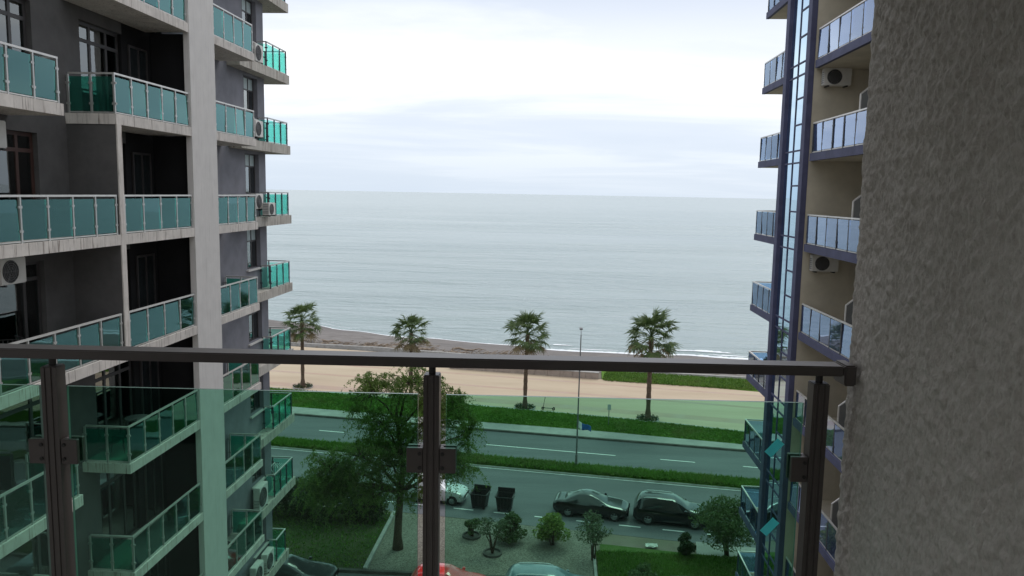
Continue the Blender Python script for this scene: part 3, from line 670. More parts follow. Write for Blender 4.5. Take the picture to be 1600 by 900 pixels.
# ------------------------------------------------------------------ own building round the viewpoint
FL = 18.45
own = empty('apartment_building', (0, -3, 0), 'stuccoed building the balcony belongs to, rough grey wall at right edge', 'building')
def own_building():
    # trowelled stucco: real relief on the stretch of wall one sees
    ys = np.linspace(0.62, 2.2, 440); zs = np.linspace(FL-0.4, 21.43, 640); v = []; N_ = noise.noise
    for z in zs:
        for i, y in enumerate(ys):
            a = N_(Vector((3.1, y*50 + 2*N_(Vector((z*9, y*9, 0))), z*33))); b = N_(Vector((9.1, y*105, z*75))); c = N_(Vector((1.1, y*6, z*3.5)))
            d = 0.0085*max(-0.22, a) + 0.0048*b + 0.006*c + 0.003*max(0, N_(Vector((y*24, 5, z*5))) - 0.15) + 0.0012*N_(Vector((y*190, 2, z*140)))
            d *= 0.3 + 0.7*min(1, (2.2-y)/0.06)
            e = max(0, (y-2.17)/0.03); v.append((0.815 - d*1.1 + 0.02*e*e, y + 0.0022*N_(Vector((7, z*30, 0)))*(i == 439), z))
    n = len(ys); f = [[j*n+i, j*n+i+1, (j+1)*n+i+1, (j+1)*n+i] for j in range(len(zs)-1) for i in range(n-1)]
    b = len(v)
    for z in zs: v.append((1.2, 2.206, z))
    for j in range(len(zs)-1): f.append([j*n+n-1, b+j, b+j+1, (j+1)*n+n-1])
    link_mesh('stucco_wall', v, f, 'stucco', own, smooth=True)
    box('wall', 'stucco', own, 0.83, 1.2, -0.6, 2.19, 0, FL-0.402); box('wall', 'stucco', own, 0.815, 1.2, -0.6, 0.619, FL-0.4, FL+3.0)
    box('balcony_floor', 'floor_tile', own, -4.2, 0.80, -0.5, 2.16, FL-0.22, FL)
    box('balcony_ceiling', 'soffit', own, -4.2, 0.80, -0.5, 2.16, FL+2.78, FL+3.0)
    w_ = MB(); w_.box(-8, -3.6, -0.7, -0.5, 0, 30); w_.box(0.7, 8, -0.7, -0.5, 0, 30); w_.box(-3.6, 0.7, -0.7, -0.5, FL+2.4, 30); w_.box(-3.6, 0.7, -0.7, -0.5, 0, FL-0.2)
    w_.build('wall', 'stucco', own)
    box('unseen_dark_wall', 'room_dark', own, -3.6, 0.7, -3, -2.9, FL-0.2, FL+2.4); box('unseen_dark_floor', 'room_dark', own, -3.6, 0.7, -2.89, -0.71, FL-0.2, FL-0.05)  # unseen dark room added behind the viewpoint to cut reflections in the panes
own_building()

# ------------------------------------------------------------------ own balcony railing
RA = 0.041
rail = empty('balcony_railing', (0, 2.045, FL), 'brown metal balcony railing with clamped green glass panes in the foreground', 'railing')
def near_railing():
    mt = Matrix.Translation((0, 2.045, 0)) @ Matrix.Rotation(RA, 4, 'Z')
    def b(name, m, par, *a, bv=0.0, **k):
        o = MB().box(*a).build(name, m, par, **k)
        if bv: bevel(o, bv, 2)
        return o
    # local frame: origin at the railing's root, z measured from the floor; the root carries the rotation
    z0 = 19.56 - FL
    WLr = WL[rail]; WL[rail] = Vector((0, 0, 0))
    b('handrail', 'taupe_metal', rail, -3.2, 0.768, 0.0, 0.066, z0-0.027, z0, bv=0.003)
    fl = MB().box(0.769, 0.80, -0.005, 0.074, z0-0.052, z0+0.004).build('wall_flange', 'taupe_metal', rail); bevel(fl, 0.004, 2)
    pz = z0 - 0.053
    PX = [(-2.468), (-1.423+0.047), -0.331, 0.716]
    for x in PX:
        p_ = MB(); hw = 0.0215
        # square post with two shallow grooves down its face
        pf = [(-hw, 0.011), (-0.012, 0.011), (-0.0105, 0.014), (-0.007, 0.014), (-0.0055, 0.011), (0.0055, 0.011), (0.007, 0.014), (0.0105, 0.014), (0.012, 0.011), (hw, 0.011), (hw, 0.054), (-hw, 0.054)]
        n = len(pf); p_.add([(x+a, c, z) for z in (0.0, pz) for a, c in pf], [list(range(n))[::-1], [n+i for i in range(n)]] + [[i, (i+1) % n, n+(i+1) % n, n+i] for i in range(n)])
        po = p_.build('post', 'taupe_metal', rail)
        MB().tube([(x, 0.033, pz+0.0005), (x, 0.033, z0-0.0275)], 0.0095, 12).build('post_neck', 'taupe_dark', po)
        b('post_cap', 'taupe_metal', po, x-0.0195, x+0.0195, 0.0135, 0.0525, pz+0.0003, pz+0.0024)
        b('base_plate', 'taupe_metal', po, x-0.05, x+0.05, -0.02, 0.085, 0.002, 0.012)
        for s in (-1, 1):
            for zc in (0.82, 0.22):
                if x > 0.7 and s > 0: continue
                xa = x + s*(hw+0.001); xb = x + s*(hw+0.046)
                c = MB(); c.box(xa, xb, 0.013, 0.0265, zc-0.035, zc+0.035); c.box(xa, xb, 0.0395, 0.053, zc-0.035, zc+0.035); c.box(xa, xa+s*0.011, 0.027, 0.039, zc-0.0349, zc+0.0349)
                co = c.build('glass_clamp', 'taupe_metal', po); bevel(co, 0.0015, 1)
                bb = MB()
                for dz in (-0.02, 0.02): bb.tube([(xa+s*0.009, 0.0126, zc+dz), (xa+s*0.009, 0.0095, zc+dz)], 0.0052, 10)
                bb.build('bolt', 'taupe_dark', po)
    gz = 19.452 - FL
    for a, c in zip(PX[:-1], PX[1:]):
        g = b('glass_pane', 'near_glass', rail, a+hw+0.017, c-hw-0.017, 0.0285, 0.0375, 0.06, gz)
        g.data.materials.append(MAT['glass_edge'])
        for po_ in g.data.polygons:
            if abs(po_.normal.y) < 0.5: po_.material_index = 1
    WL[rail] = WLr
    rail.rotation_euler.z = RA
    # two strips of turquoise tape left on the pane beside the right post
    for (x, z, lab) in ((0.605, 19.325, 'upper strip of turquoise tape stuck aslant on the glass'), (0.605, 19.10, 'lower strip of turquoise tape stuck aslant on the glass')):
        m = Matrix.Translation(mt @ Vector((x, 0.0275, z))) @ Matrix.Rotation(RA, 4, 'Z') @ Matrix.Rotation(R(-49), 4, 'Y')
        v = []; f = []; nn = 10
        for i in range(nn+1):
            t_ = i/nn - 0.5; bow = 0.0012*(1-(2*t_)**2)*0
            for y in (-0.0003, -0.0008 - 0.0025*(max(0, abs(t_)-0.38)*8)**2*0.3):
                for w2 in (-0.0125, 0.0125): v.append(tuple(m @ Vector((t_*0.051, y, w2))))
        for i in range(nn):
            q = i*4; r = q+4
            f += [[q, r, r+1, q+1], [q+2, q+3, r+3, r+2], [q, q+2, r+2, r], [q+1, r+1, r+3, q+3]]
        f += [[0, 1, 3, 2], [nn*4, nn*4+2, nn*4+3, nn*4+1]]
        tag(link_mesh('tape_strip', v, f, 'tape'), lab, 'tape')
near_railing()

# ------------------------------------------------------------------ air conditioners
def ac_unit(loc, rz, label, w_=0.82, h=0.58, d=0.28, feet=True, group='air conditioners on the two buildings', grille=True):
    r = empty('air_conditioner', (0, 0, 0)); 
    c = MB().box(-w_/2, w_/2, -d/2, d/2, 0.04, h).build('casing', 'ac_white', r); bevel(c, 0.02, 2)
    fx = -w_*0.12; rr = h*0.40
    MB().lathe([(rr, -d/2-0.012), (rr, -d/2-0.002), (0.001, -d/2-0.002)], 'y', 24, (fx, 0, h*0.52)).build('fan_well', 'ac_dark', r)
    g = MB()
    for k in range(4):
        q = rr*(0.35+0.2*k); pts = [(fx+q*math.cos(a), -d/2-0.018, h*0.52+q*math.sin(a)) for a in np.linspace(0, 2*math.pi, 17)]
        g.tube(pts, 0.006, 4, cap=False)
    for k in range(6):
        a = math.pi*k/3; g.tube([(fx, -d/2-0.016, h*0.52), (fx+rr*math.cos(a), -d/2-0.016, h*0.52+rr*math.sin(a))], 0.005, 4)
    g.build('fan_grille', 'ac_grille', r)
    s = MB()
    for k in range(6): s.box(-w_/2-0.006, -w_/2+0.002, -d*0.38, d*0.38, 0.12+k*0.065, 0.15+k*0.065)
    s.build('side_vent', 'ac_grille', r)
    if feet:
        
        for xx in (-0.34, 0.34): box('bracket', 'ac_dark', r, w_*xx-0.03, w_*xx+0.03, -d/2-0.02, d/2+0.02, 0.0, 0.039)
    r.location = loc; r.rotation_euler.z = rz; WL[r] = Vector(loc)
    tag(r, label, 'air conditioner', group); return r
H2 = math.pi/2
ac_unit((-11.99, 30.75, 24.89), H2, 'pale air conditioner on the ledge, second from top at grey block corner', h=0.72, w_=0.8)
ac_unit((-11.99, 30.6, 21.99), H2, 'air conditioner with its dark fan facing out, by the grey block corner', h=0.68, w_=0.8)
ac_unit((-11.99, 30.5, 19.17), H2, 'air conditioner raised on a stand at eye level by the grey block corner', h=0.64, w_=0.76)
ac_unit((-11.64, 30.9, 18.92), H2, 'air conditioner hung low outside the ledge beside the raised one', h=0.54, w_=0.72)
ac_unit((-11.99, 30.3, 6.89), H2, 'air conditioner on the mossy ledge behind glass, above the shrubs', h=1.0, w_=0.9)
ac_unit((-11.99, 29.7, 3.89), H2, 'nearer of two air conditioners low on the grey block above the cars', h=0.85)
ac_unit((-11.99, 30.9, 3.89), H2, 'farther of two air conditioners low on the grey block above the cars', h=0.85)
ac_unit((-11.95, 15.85, 20.72), H2, 'air conditioner under the balcony slab at the left edge, upper one', h=0.62)
ac_unit((-11.95, 16.22, 17.80), H2, 'air conditioner under the balcony slab at the left edge, lower one beside curtains', h=0.62)
ac_unit((8.98, 26.78, 23.66), 0, 'air conditioner on cream wall under the upper purple balcony', h=0.60, w_=0.88)
ac_unit((8.98, 26.78, 17.55), 0, 'air conditioner on cream wall under the lower purple balcony', h=0.60, w_=0.88)

# ------------------------------------------------------------------ balcony furniture
def chair(loc, rz, label, m='chair_black'):
    r = empty('balcony_chair', (0, 0, 0))
    s = MB().box(-0.21, 0.21, -0.21, 0.21, 0.43, 0.46).build('seat', m, r); bevel(s, 0.01)
    b = MB()
    for k in range(5): x = -0.18+k*0.09; b.tube([(x, 0.21, 0.46), (x, 0.25, 0.68), (x, 0.29, 0.86)], 0.011, 5)
    b.tube([(-0.2, 0.29, 0.87), (0, 0.31, 0.88), (0.2, 0.29, 0.87)], 0.014, 6); b.build('backrest', m, r)
    for sx in (-1, 1):
        for sy in (-1, 1): MB().tube([(sx*0.18, sy*0.18, 0.43), (sx*0.21, sy*0.22, 0)], [0.014, 0.011], 6).build('leg', m, r)
    r.location = loc; r.rotation_euler.z = rz; tag(r, label, 'chair'); return r
def table(loc, label, m='white_plastic'):
    r = empty('balcony_table', (0, 0, 0))
    MB().lathe([(0.001, 0.70), (0.33, 0.70), (0.34, 0.715), (0.33, 0.73), (0.001, 0.73)], 'z', 20).build('tabletop', m, r, smooth=True, sharp=40)
    for k in range(4):
        a = k*H2+0.4; MB().tube([(0.12*math.cos(a), 0.12*math.sin(a), 0.70), (0.28*math.cos(a), 0.28*math.sin(a), 0)], 0.015, 6).build('leg', 'chair_black', r)
    r.location = loc; tag(r, label, 'table'); return r
chair((-11.7, 15.6, 15.79), 0.3, 'black chair behind green glass just under the rail, nearer one')
chair((-11.65, 16.5, 15.79), 2.6, 'black chair behind green glass just under the rail, farther one')
table((-11.75, 20.8, 12.79), 'small round white table on the corner balcony below the rail', 'lamp_grey')
chair((-11.75, 20.05, 12.79), -1.8, 'black chair beside the round table on the corner balcony')
chair((-11.7, 26.2, 6.79), 1.2, 'black chair alone on the balcony at lower left, beside the pier')
chair((-12.4, 33.0, 6.88), 0.4, 'black chair on the seaward green glass balcony')
chair((-11.8, 15.2, 18.79), 0.2, 'grey chair behind the eye level green glass panels', 'lamp_grey')
def drying_rack(loc, label):
    r = empty('drying_rack', (0, 0, 0))
    f = MB()
    for s in (-1, 1):
        f.tube([(s*0.25, -0.3, 0), (-s*0.25*0, -0.3, 0.5), (s*0.28, -0.3, 0.95)], 0.012, 5); f.tube([(s*0.25, 0.3, 0), (0, 0.3, 0.5), (s*0.28, 0.3, 0.95)], 0.012, 5)
        f.tube([(s*0.28, -0.3, 0.95), (s*0.28, 0.3, 0.95)], 0.012, 5)
    f.build('frame', 'white_plastic', r)
    l = MB()
    for k in range(6): x = -0.25+k*0.1; l.tube([(x, -0.3, 0.93), (x, 0.3, 0.93)], 0.006, 4)
    l.build('line', 'white_plastic', r); r.location = loc; tag(r, label, 'drying rack')
drying_rack((-12.15, 32.8, 6.88), 'white folding drying rack on the seaward green glass balcony')
def potted_plant(x, y, z, label):
    r = empty('potted_plant', (x, y, z), label, 'plant')
    MB().lathe([(0.001, 0), (0.14, 0), (0.19, 0.32), (0.17, 0.32), (0.16, 0.28), (0.001, 0.28)], 'z', 14, (x, y, z)).build('pot', 'stone', r, smooth=True, sharp=40)
    pts, cs = clumps((x, y, z+0.95), (0.42, 0.42, 0.5), 9, 45, 0.2); V, I = leaf_quads(pts, 0.16, 0.05, updir=0.4); link_mesh('foliage', V, I, 'shrub_dark', r)
    st = MB()
    for q in cs[:5]: st.tube([(x, y, z+0.28), ((x+q[0])/2, (y+q[1])/2, z+0.6), q], [0.02, 0.014, 0.006], 5)
    st.build('stem', 'bark', r)
potted_plant(8.75, 30.6, 12.5, 'nearer dark potted plant on the blue balcony beside the tower')
potted_plant(8.8, 31.5, 12.5, 'farther dark potted plant on the blue balcony beside the tower')

# ------------------------------------------------------------------ palms
def frond_mesh():
    """fan leaf: petiole and drooping pleated segments, pointing along +X from the crown centre"""
    v = []; f = []; rnd = random.Random(3)
    m = MB(); m.tube([(0, 0, 0), (0.45, 0, 0.05), (1.15, 0, -0.03)], [0.03, 0.022, 0.015], 4); v += m.v; f += m.f
    hub = Vector((1.15, 0, -0.03)); n = 18
    for k in range(n):
        a = (k/(n-1)-0.5)*R(215); L = (0.92 if abs(a) < R(70) else 0.66)*rnd.uniform(0.85, 1.08)
        d = Vector((math.cos(a), math.sin(a), 0)); s = Vector((-math.sin(a), math.cos(a), 0)); w_ = 0.040
        dr = rnd.uniform(0.06, 0.34)
        p1 = hub + d*L*0.5 + Vector((0, 0, 0.03 - 0.03*rnd.random())); p2 = hub + d*L*(0.97 if dr < 0.25 else 0.86) + Vector((0, 0, -dr))
        b = len(v); v += [tuple(hub - s*0.012), tuple(hub + s*0.012), tuple(p1 - s*w_), tuple(p1 + s*w_), tuple(p1+Vector((0, 0, 0.03))), tuple(p2)]
        f += [[b, b+2, b+4], [b, b+4, b+1], [b+1, b+4, b+3], [b+2, b+5, b+4], [b+3, b+4, b+5]]
    me = bpy.data.meshes.new('frond'); me.from_pydata(v, [], f); me.materials.append(MAT['palm_leaf']); me.update()
    md = me.copy(); md.name = 'dry_frond'; md.materials.clear(); md.materials.append(MAT['palm_dry'])
    return me, md
FROND, DRY = frond_mesh()
def palm(x, y, hc, rt, scale, label, seed, lean=(0, 0)):
    rnd = random.Random(seed)
    r = empty('palm_tree', (x, y, 0.13), label, 'palm tree', 'palm trees along the promenade')
    prof = []; m = MB(); n = 22
    for i in range(n):
        t_ = i/(n-1); z = 0.05 + (hc-0.05)*t_; rad = rt*(1.35 - 0.6*min(1, t_*5) + (0.0 if t_ < 0.2 else 0.25*(1-t_)) + (0.22*max(0, (t_-0.82)/0.18)))*(1 + 0.06*(-1)**i)
        prof.append(((x+lean[0]*t_**2, y+lean[1]*t_**2, z), rad))
    m.tube([q for q, _ in prof], [q for _, q in prof], 12); m.build('trunk', 'palm_bark', r, smooth=True)
    top = Vector((x+lean[0], y+lean[1], hc))
    N = 47 + rnd.randint(-5, 5)
    for k in range(N):
        t_ = k/(N-1); el = R(84 - 134*t_**0.85 + rnd.uniform(-9, 9)); az = k*2.39996 + rnd.uniform(-0.25, 0.25)
        dead = t_ > 0.9 - 0.05*(seed % 3)
        o = bpy.data.objects.new('dry_frond' if dead else 'frond', DRY if dead else FROND); col.objects.link(o); o.parent = r
        s = scale*rnd.uniform(0.74, 1.12)*(1 if t_ > 0.15 else 0.85)
        q = Matrix.Rotation(az, 4, 'Z') @ Matrix.Rotation(-el, 4, 'Y') @ Matrix.Rotation(rnd.uniform(-0.5, 0.5), 4, 'X')
        o.matrix_local = Matrix.Translation(top - WL[r] + Vector((0, 0, (0.5-t_)*0.45))) @ q @ Matrix.Scale(s, 4)
    # planting ring with low grass
    ring = MB().lathe([(1.0, -0.02), (1.0, 0.10), (0.86, 0.10), (0.86, 0.05)], 'z', 22, (x, y, 0.13)); ring.build('planting_ring', 'kerb_stone', r)
    pts = np.array([(x+rr*math.cos(a), y+rr*math.sin(a), 0.13+rnd.uniform(0.02, 0.3)) for rr, a in ((rnd.uniform(0.25, 1.0)**0.7, rnd.uniform(0, 6.28)) for _ in range(500))])
    V, I = leaf_quads(pts, 0.26, 0.05, updir=0.3); link_mesh('ring_grass', V, I, 'shrub_dark', r)['kind'] = 'stuff'
    return r
palm(-25.4, 75.8, 6.85, 0.20, 1.16, 'leftmost palm tree, beside the corner of the grey block', 1)
palm(-13.8, 72.9, 6.55, 0.20, 1.17, 'palm tree whose trunk is hidden by the feathery tree', 2)
palm(-2.68, 70.9, 7.1, 0.21, 1.22, 'palm tree with a kick scooter standing near its foot', 3, (0.12, 0))
palm(8.44, 68.5, 7.65, 0.23, 1.5, 'tallest and widest palm tree, nearest the blue balconies', 4, (0.02, 0))

# ------------------------------------------------------------------ big feathery tree
def big_tree():
    bx, by = -8.55, 41.4
    r = empty('feathery_tree', (bx, by, 0), 'tall feathery green tree with drooping sprays behind the middle post', 'tree')
    m = MB()
    fork = Vector((bx+0.15, by, 3.3))
    m.tube([(bx, by, -0.1), (bx-0.02, by, 0.8), (bx+0.05, by, 2.0), fork, (bx+0.25, by+0.1, 4.6), (bx+0.05, by+0.1, 6.2), (bx-0.1, by, 8.0), (bx+0.3, by, 9.4)], [0.33, 0.23, 0.20, 0.185, 0.15, 0.12, 0.08, 0.03], 10)
    lobes = [((-7.9, 41.4, 9.6), (1.6, 1.5, 1.1), 28), ((-9.9, 41.2, 8.9), (1.5, 1.5, 1.3), 26), ((-6.2, 41.6, 9.0), (1.4, 1.4, 1.1), 22), ((-5.1, 41.7, 8.3), (0.9, 1.0, 1.0), 11),
             ((-9.3, 41.2, 7.2), (2.0, 1.6, 1.3), 32), ((-6.8, 41.5, 7.2), (1.8, 1.5, 1.4), 28), ((-4.8, 41.8, 6.7), (0.9, 1.1, 1.2), 12), ((-7.9, 41.0, 6.2), (1.7, 1.5, 1.2), 20),
             ((-10.6, 41.0, 5.5), (1.7, 1.5, 0.9), 28), ((-12.3, 40.9, 4.7), (1.4, 1.3, 1.0), 34), ((-11.6, 41, 3.7), (1.7, 1.4, 0.9), 34), ((-13.1, 40.9, 3.6), (1.0, 1.0, 0.9), 20), ((-8.8, 41.1, 5.0), (1.6, 1.5, 1.0), 20),
             ((-6.2, 41.5, 5.2), (1.5, 1.4, 1.1), 20), ((-9.9, 41, 3.1), (1.4, 1.3, 0.8), 12), ((-4.9, 41.7, 4.8), (0.9, 1.0, 0.9), 8), ((-7.4, 41.2, 3.7), (1.1, 1.1, 0.9), 9)]
    P_, tips = [], []
    for c, rad, k in lobes:
        c = Vector(c); s = fork if c.z < 5.2 else Vector((bx+0.1, by+0.1, min(8, c.z-2.0)))
        mid = (s+c)/2 + Vector((0, 0, 0.35)); rr = 0.11 if c.z < 6 else 0.075
        m.tube([s, mid, c], [rr, rr*0.7, rr*0.3], 6)
        cs = blob_pts(c, rad, k, 0.25)
        for q in cs:
            q = Vector(q); m.tube([c + (q-c)*0.1, (c+q)/2 + Vector((0, 0, 0.15)), q], [0.03, 0.02, 0.007], 4)
            # a spray: several drooping strands of fine leaflets
            for _ in range(random.randint(5, 8)):
                d = Vector((random.gauss(0, 1), random.gauss(0, 1), random.gauss(0.1, 0.5))).normalized(); L = random.uniform(0.5, 1.25)
                n = 34; tt = np.linspace(0.05, 1, n)[:, None]
                pt = np.array(q)[None] + np.array(d)[None]*L*tt + np.array([[0, 0, -1.0]])*(tt**2)*L*random.uniform(0.45, 1.05)
                P_.append(pt + RNG.normal(0, 0.045, (n, 3)))
    pts = np.concatenate(P_)
    V, I = leaf_quads(pts, 0.17, 0.04, droop=(0, 0, -0.5)); link_mesh('crown', V, I, 'tree_leaf', r)
    m.build('trunk', 'bark', r, smooth=True)
big_tree()

# ------------------------------------------------------------------ shrubs
G = 'shrubs in the gravel and lawn by the road'
shrub('shrub', -4.6, 43.4, 0.55, 1.15, 'shrub_mid', 'small round shrub in a ring nearest the rubbish bins', group=G, n=10, nl=110, L=0.14, W=0.07)
shrub('shrub', -2.35, 43.0, 1.0, 1.55, 'shrub_mid', 'wide dark green shrub right of the spindly bush', group=G, n=16, nl=190)
shrub('shrub', 0.15, 42.7, 1.1, 1.75, 'shrub_bright', 'bright yellowish shrub below the parked saloon car', group=G, n=18, nl=240, cr=0.46)
shrub('shrub', 7.75, 42.0, 0.75, 1.3, 'shrub_dark', 'low dark shrub just left of the large spreading bush', group=G, n=12, nl=170)
shrub('small_tree', -3.2, 41.3, 0.95, 2.3, 'shrub_olive', 'spindly pale bush standing in a dark ring on the gravel', 'small tree', group=G, n=12, nl=70, L=0.15, W=0.06, trunk_h=0.75, base=0.6, shell=0.3)
shrub('small_tree', 2.4, 41.0, 1.35, 2.55, 'shrub_olive', 'grey green small tree at the corner of the grass', 'small tree', group=G, n=20, nl=110, L=0.15, W=0.06, trunk_h=1.0, base=0.8, shell=0.3, cr=0.34)
shrub('small_tree', 9.9, 42.2, 2.0, 3.3, 'shrub_mid', 'large spreading green bush half behind the blue balcony', 'small tree', group=G, n=46, nl=190, L=0.16, W=0.07, trunk_h=0.55, base=0.3, shell=0.3, cr=0.34)
shrub('shrub', 5.0, 38.95, 0.8, 0.75, 'shrub_mid', 'low weedy bush at the bottom of the grass patch', group=G, n=10, nl=110, base=0.02)
for x, y, rr, h, lab in ((-17.6, 45.2, 1.7, 2.6, 'dark bush of the hedge nearest the grey block'), (-15.4, 45.4, 1.6, 2.4, 'dark hedge bush second from the grey block'), (-13.4, 45.0, 1.6, 2.7, 'dark tall hedge bush under the low drooping branch'), (-11.4, 45.3, 1.4, 2.0, 'dark hedge bush closest to the pale diagonal kerb')):
    shrub('hedge_bush', x, y, rr, h, 'shrub_dark', lab, 'bush', group='dark bushes behind the lawn', n=24, nl=230, cr=0.42)
for x, y, rad in ((-4.6, 43.4, 0.55), (-3.2, 41.3, 0.55)):
    nm = {-4.6: 'small round shrub', -3.2: 'spindly pale bush', -2.35: 'wide dark green shrub', 0.15: 'bright yellowish shrub'}[x]
    ring = MB().lathe([(rad, 0.0), (rad, 0.12), (rad-0.1, 0.13), (rad-0.12, 0.04), (0.01, 0.05)], 'z', 20, (x, y, 0.02)).build('planting_ring', 'kerb_dark', None, smooth=True, sharp=40)
    tag(ring, 'dark round planting ring at the foot of the ' + nm, 'planting ring', 'planting rings in the gravel')

# ------------------------------------------------------------------ low wall, lamp, sign, flag, scooter, bins
def low_wall():
    a = Vector((-11.9, 86.25, 0)); b = Vector((4.78, 83.25, 0)); d = b-a; n = 12; dn = d.normalized(); nr = Vector((-dn.y, dn.x, 0))
    r = empty('low_wall', (a.x, a.y, 0.1), 'low grey brown block wall between promenade and beach, ending at the lawn', 'wall')
    for k in range(n):
        p0 = a + d*(k/n) + dn*0.012; p1 = a + d*((k+1)/n) - dn*0.012; h = 0.80 + random.uniform(-0.01, 0.01); o = random.uniform(-0.01, 0.01)
        q = [p0+nr*o, p1+nr*o, p1+nr*0.45, p0+nr*0.45]
        v = [(*x.xy, 0.1) for x in q] + [(*x.xy, h) for x in q]
        link_mesh('block', v, [[0, 1, 5, 4], [1, 2, 6, 5], [2, 3, 7, 6], [3, 0, 4, 7], [4, 5, 6, 7]], 'wall_block', r)
    q = [a-nr*0.04, b-nr*0.04, b+nr*0.5, a+nr*0.5]; v = [(*x.xy, 0.812) for x in q] + [(*x.xy, 0.89) for x in q]
    link_mesh('coping', v, [[0, 1, 5, 4], [1, 2, 6, 5], [2, 3, 7, 6], [3, 0, 4, 7], [4, 5, 6, 7], [3, 2, 1, 0]], 'kerb_stone', r)
low_wall()
def lamp():
    x, y = 1.76, 55.44; r = empty('street_lamp', (x, y, 0.14), 'slender grey street lamp standing on the median', 'street lamp')
    MB().tube([(x, y, 0.1), (x, y, 1.1), (x, y, 1.12), (x+0.03, y, 5), (x+0.08, y, 10.0)], [0.095, 0.09, 0.065, 0.052, 0.038], 10).build('pole', 'lamp_grey', r, smooth=True, sharp=40)
    MB().lathe([(0.16, 0), (0.16, 0.04), (0.12, 0.06)], 'z', 10, (x, y, 0.12)).build('base', 'lamp_grey', r)
    MB().tube([(x+0.08, y, 9.95), (x+0.09, y+0.25, 10.2), (x+0.1, y+0.9, 10.3)], 0.025, 6).build('arm', 'lamp_grey', r)
    h = MB().box(x-0.02, x+0.22, y+0.6, y+1.25, 10.26, 10.36).build('lamp_head', 'lamp_grey', r); bevel(h, 0.03, 2)
    # flag on a short staff fixed to the pole
    f = empty('flag', (x+0.05, y-0.1, 2.9), 'small drooping blue and white flag on the street lamp', 'flag')
    MB().tube([(x+0.05, y-0.1, 2.85), (x+0.10, y-0.12, 3.75)], 0.012, 5).build('staff', 'alu_rail', f)
    def cloth(u0, u1, m):
        v = []; fc = []; nu, nv = 6, 6
        for i in range(nu+1):
            for j in range(nv+1):
                s = u0+(u1-u0)*i/nu; t_ = j/nv
                v.append((x+0.10+s*0.9, y-0.12+0.07*math.sin(s*9+t_*2), 3.68-0.55*t_*(1-0.35*s)-s*0.42-0.05*math.sin(s*6)))
        for i in range(nu):
            for j in range(nv): a = i*(nv+1)+j; fc.append([a, a+1, a+nv+2, a+nv+1])
        o = link_mesh('cloth', v, fc, m, f, smooth=True); q = o.modifiers.new('t', 'SOLIDIFY'); q.thickness = 0.006
    cloth(0.0, 0.25, 'flag_white'); cloth(0.25, 1.0, 'flag_blue')
lamp()
def sign():
    x, y = 4.8, 66.2; r = empty('sign_post', (x, y, 0.16), 'thin post with a small oblong sign on the grass', 'sign')
    MB().tube([(x, y, 0.1), (x, y, 2.0)], 0.035, 8).build('pole', 'lamp_grey', r)
    o = MB().box(x-0.14, x+0.16, y-0.07, y-0.045, 1.55, 2.05).build('sign_plate', 'sign_face', r); bevel(o, 0.02, 1)
sign()
def scooter():
    x, y = -0.5, 70.5; r = empty('kick_scooter', (0, 0, 0)); 
    d = MB().box(-0.42, 0.30, -0.08, 0.08, 0.16, 0.20).build('deck', 'chair_black', r); bevel(d, 0.015)
    MB().tube([(0.30, 0, 0.2), (0.46, 0, 0.26), (0.50, 0, 0.16)], 0.03, 6).build('fork', 'chair_black', r)
    MB().tube([(0.47, 0, 0.25), (0.30, 0, 1.2)], 0.025, 6).build('stem', 'chair_black', r)
    MB().tube([(0.30, -0.26, 1.2), (0.29, 0, 1.22), (0.30, 0.26, 1.2)], 0.018, 6).build('handlebar', 'chair_black', r)
    for q in (-0.5, 0.5): MB().lathe([(0.05, -0.03), (0.125, -0.03), (0.14, 0), (0.125, 0.03), (0.05, 0.03), (0.05, -0.03)], 'y', 16, (q, 0, 0.14)).build('wheel', 'rubber', r, smooth=True)
    MB().tube([(-0.42, 0, 0.2), (-0.5, 0, 0.30), (-0.62, 0, 0.26)], 0.03, 5).build('mudguard', 'chair_black', r)
    r.location = (x, y, 0.14); r.rotation_euler.z = R(172); tag(r, 'black kick scooter parked on the promenade near a palm', 'scooter')
scooter()
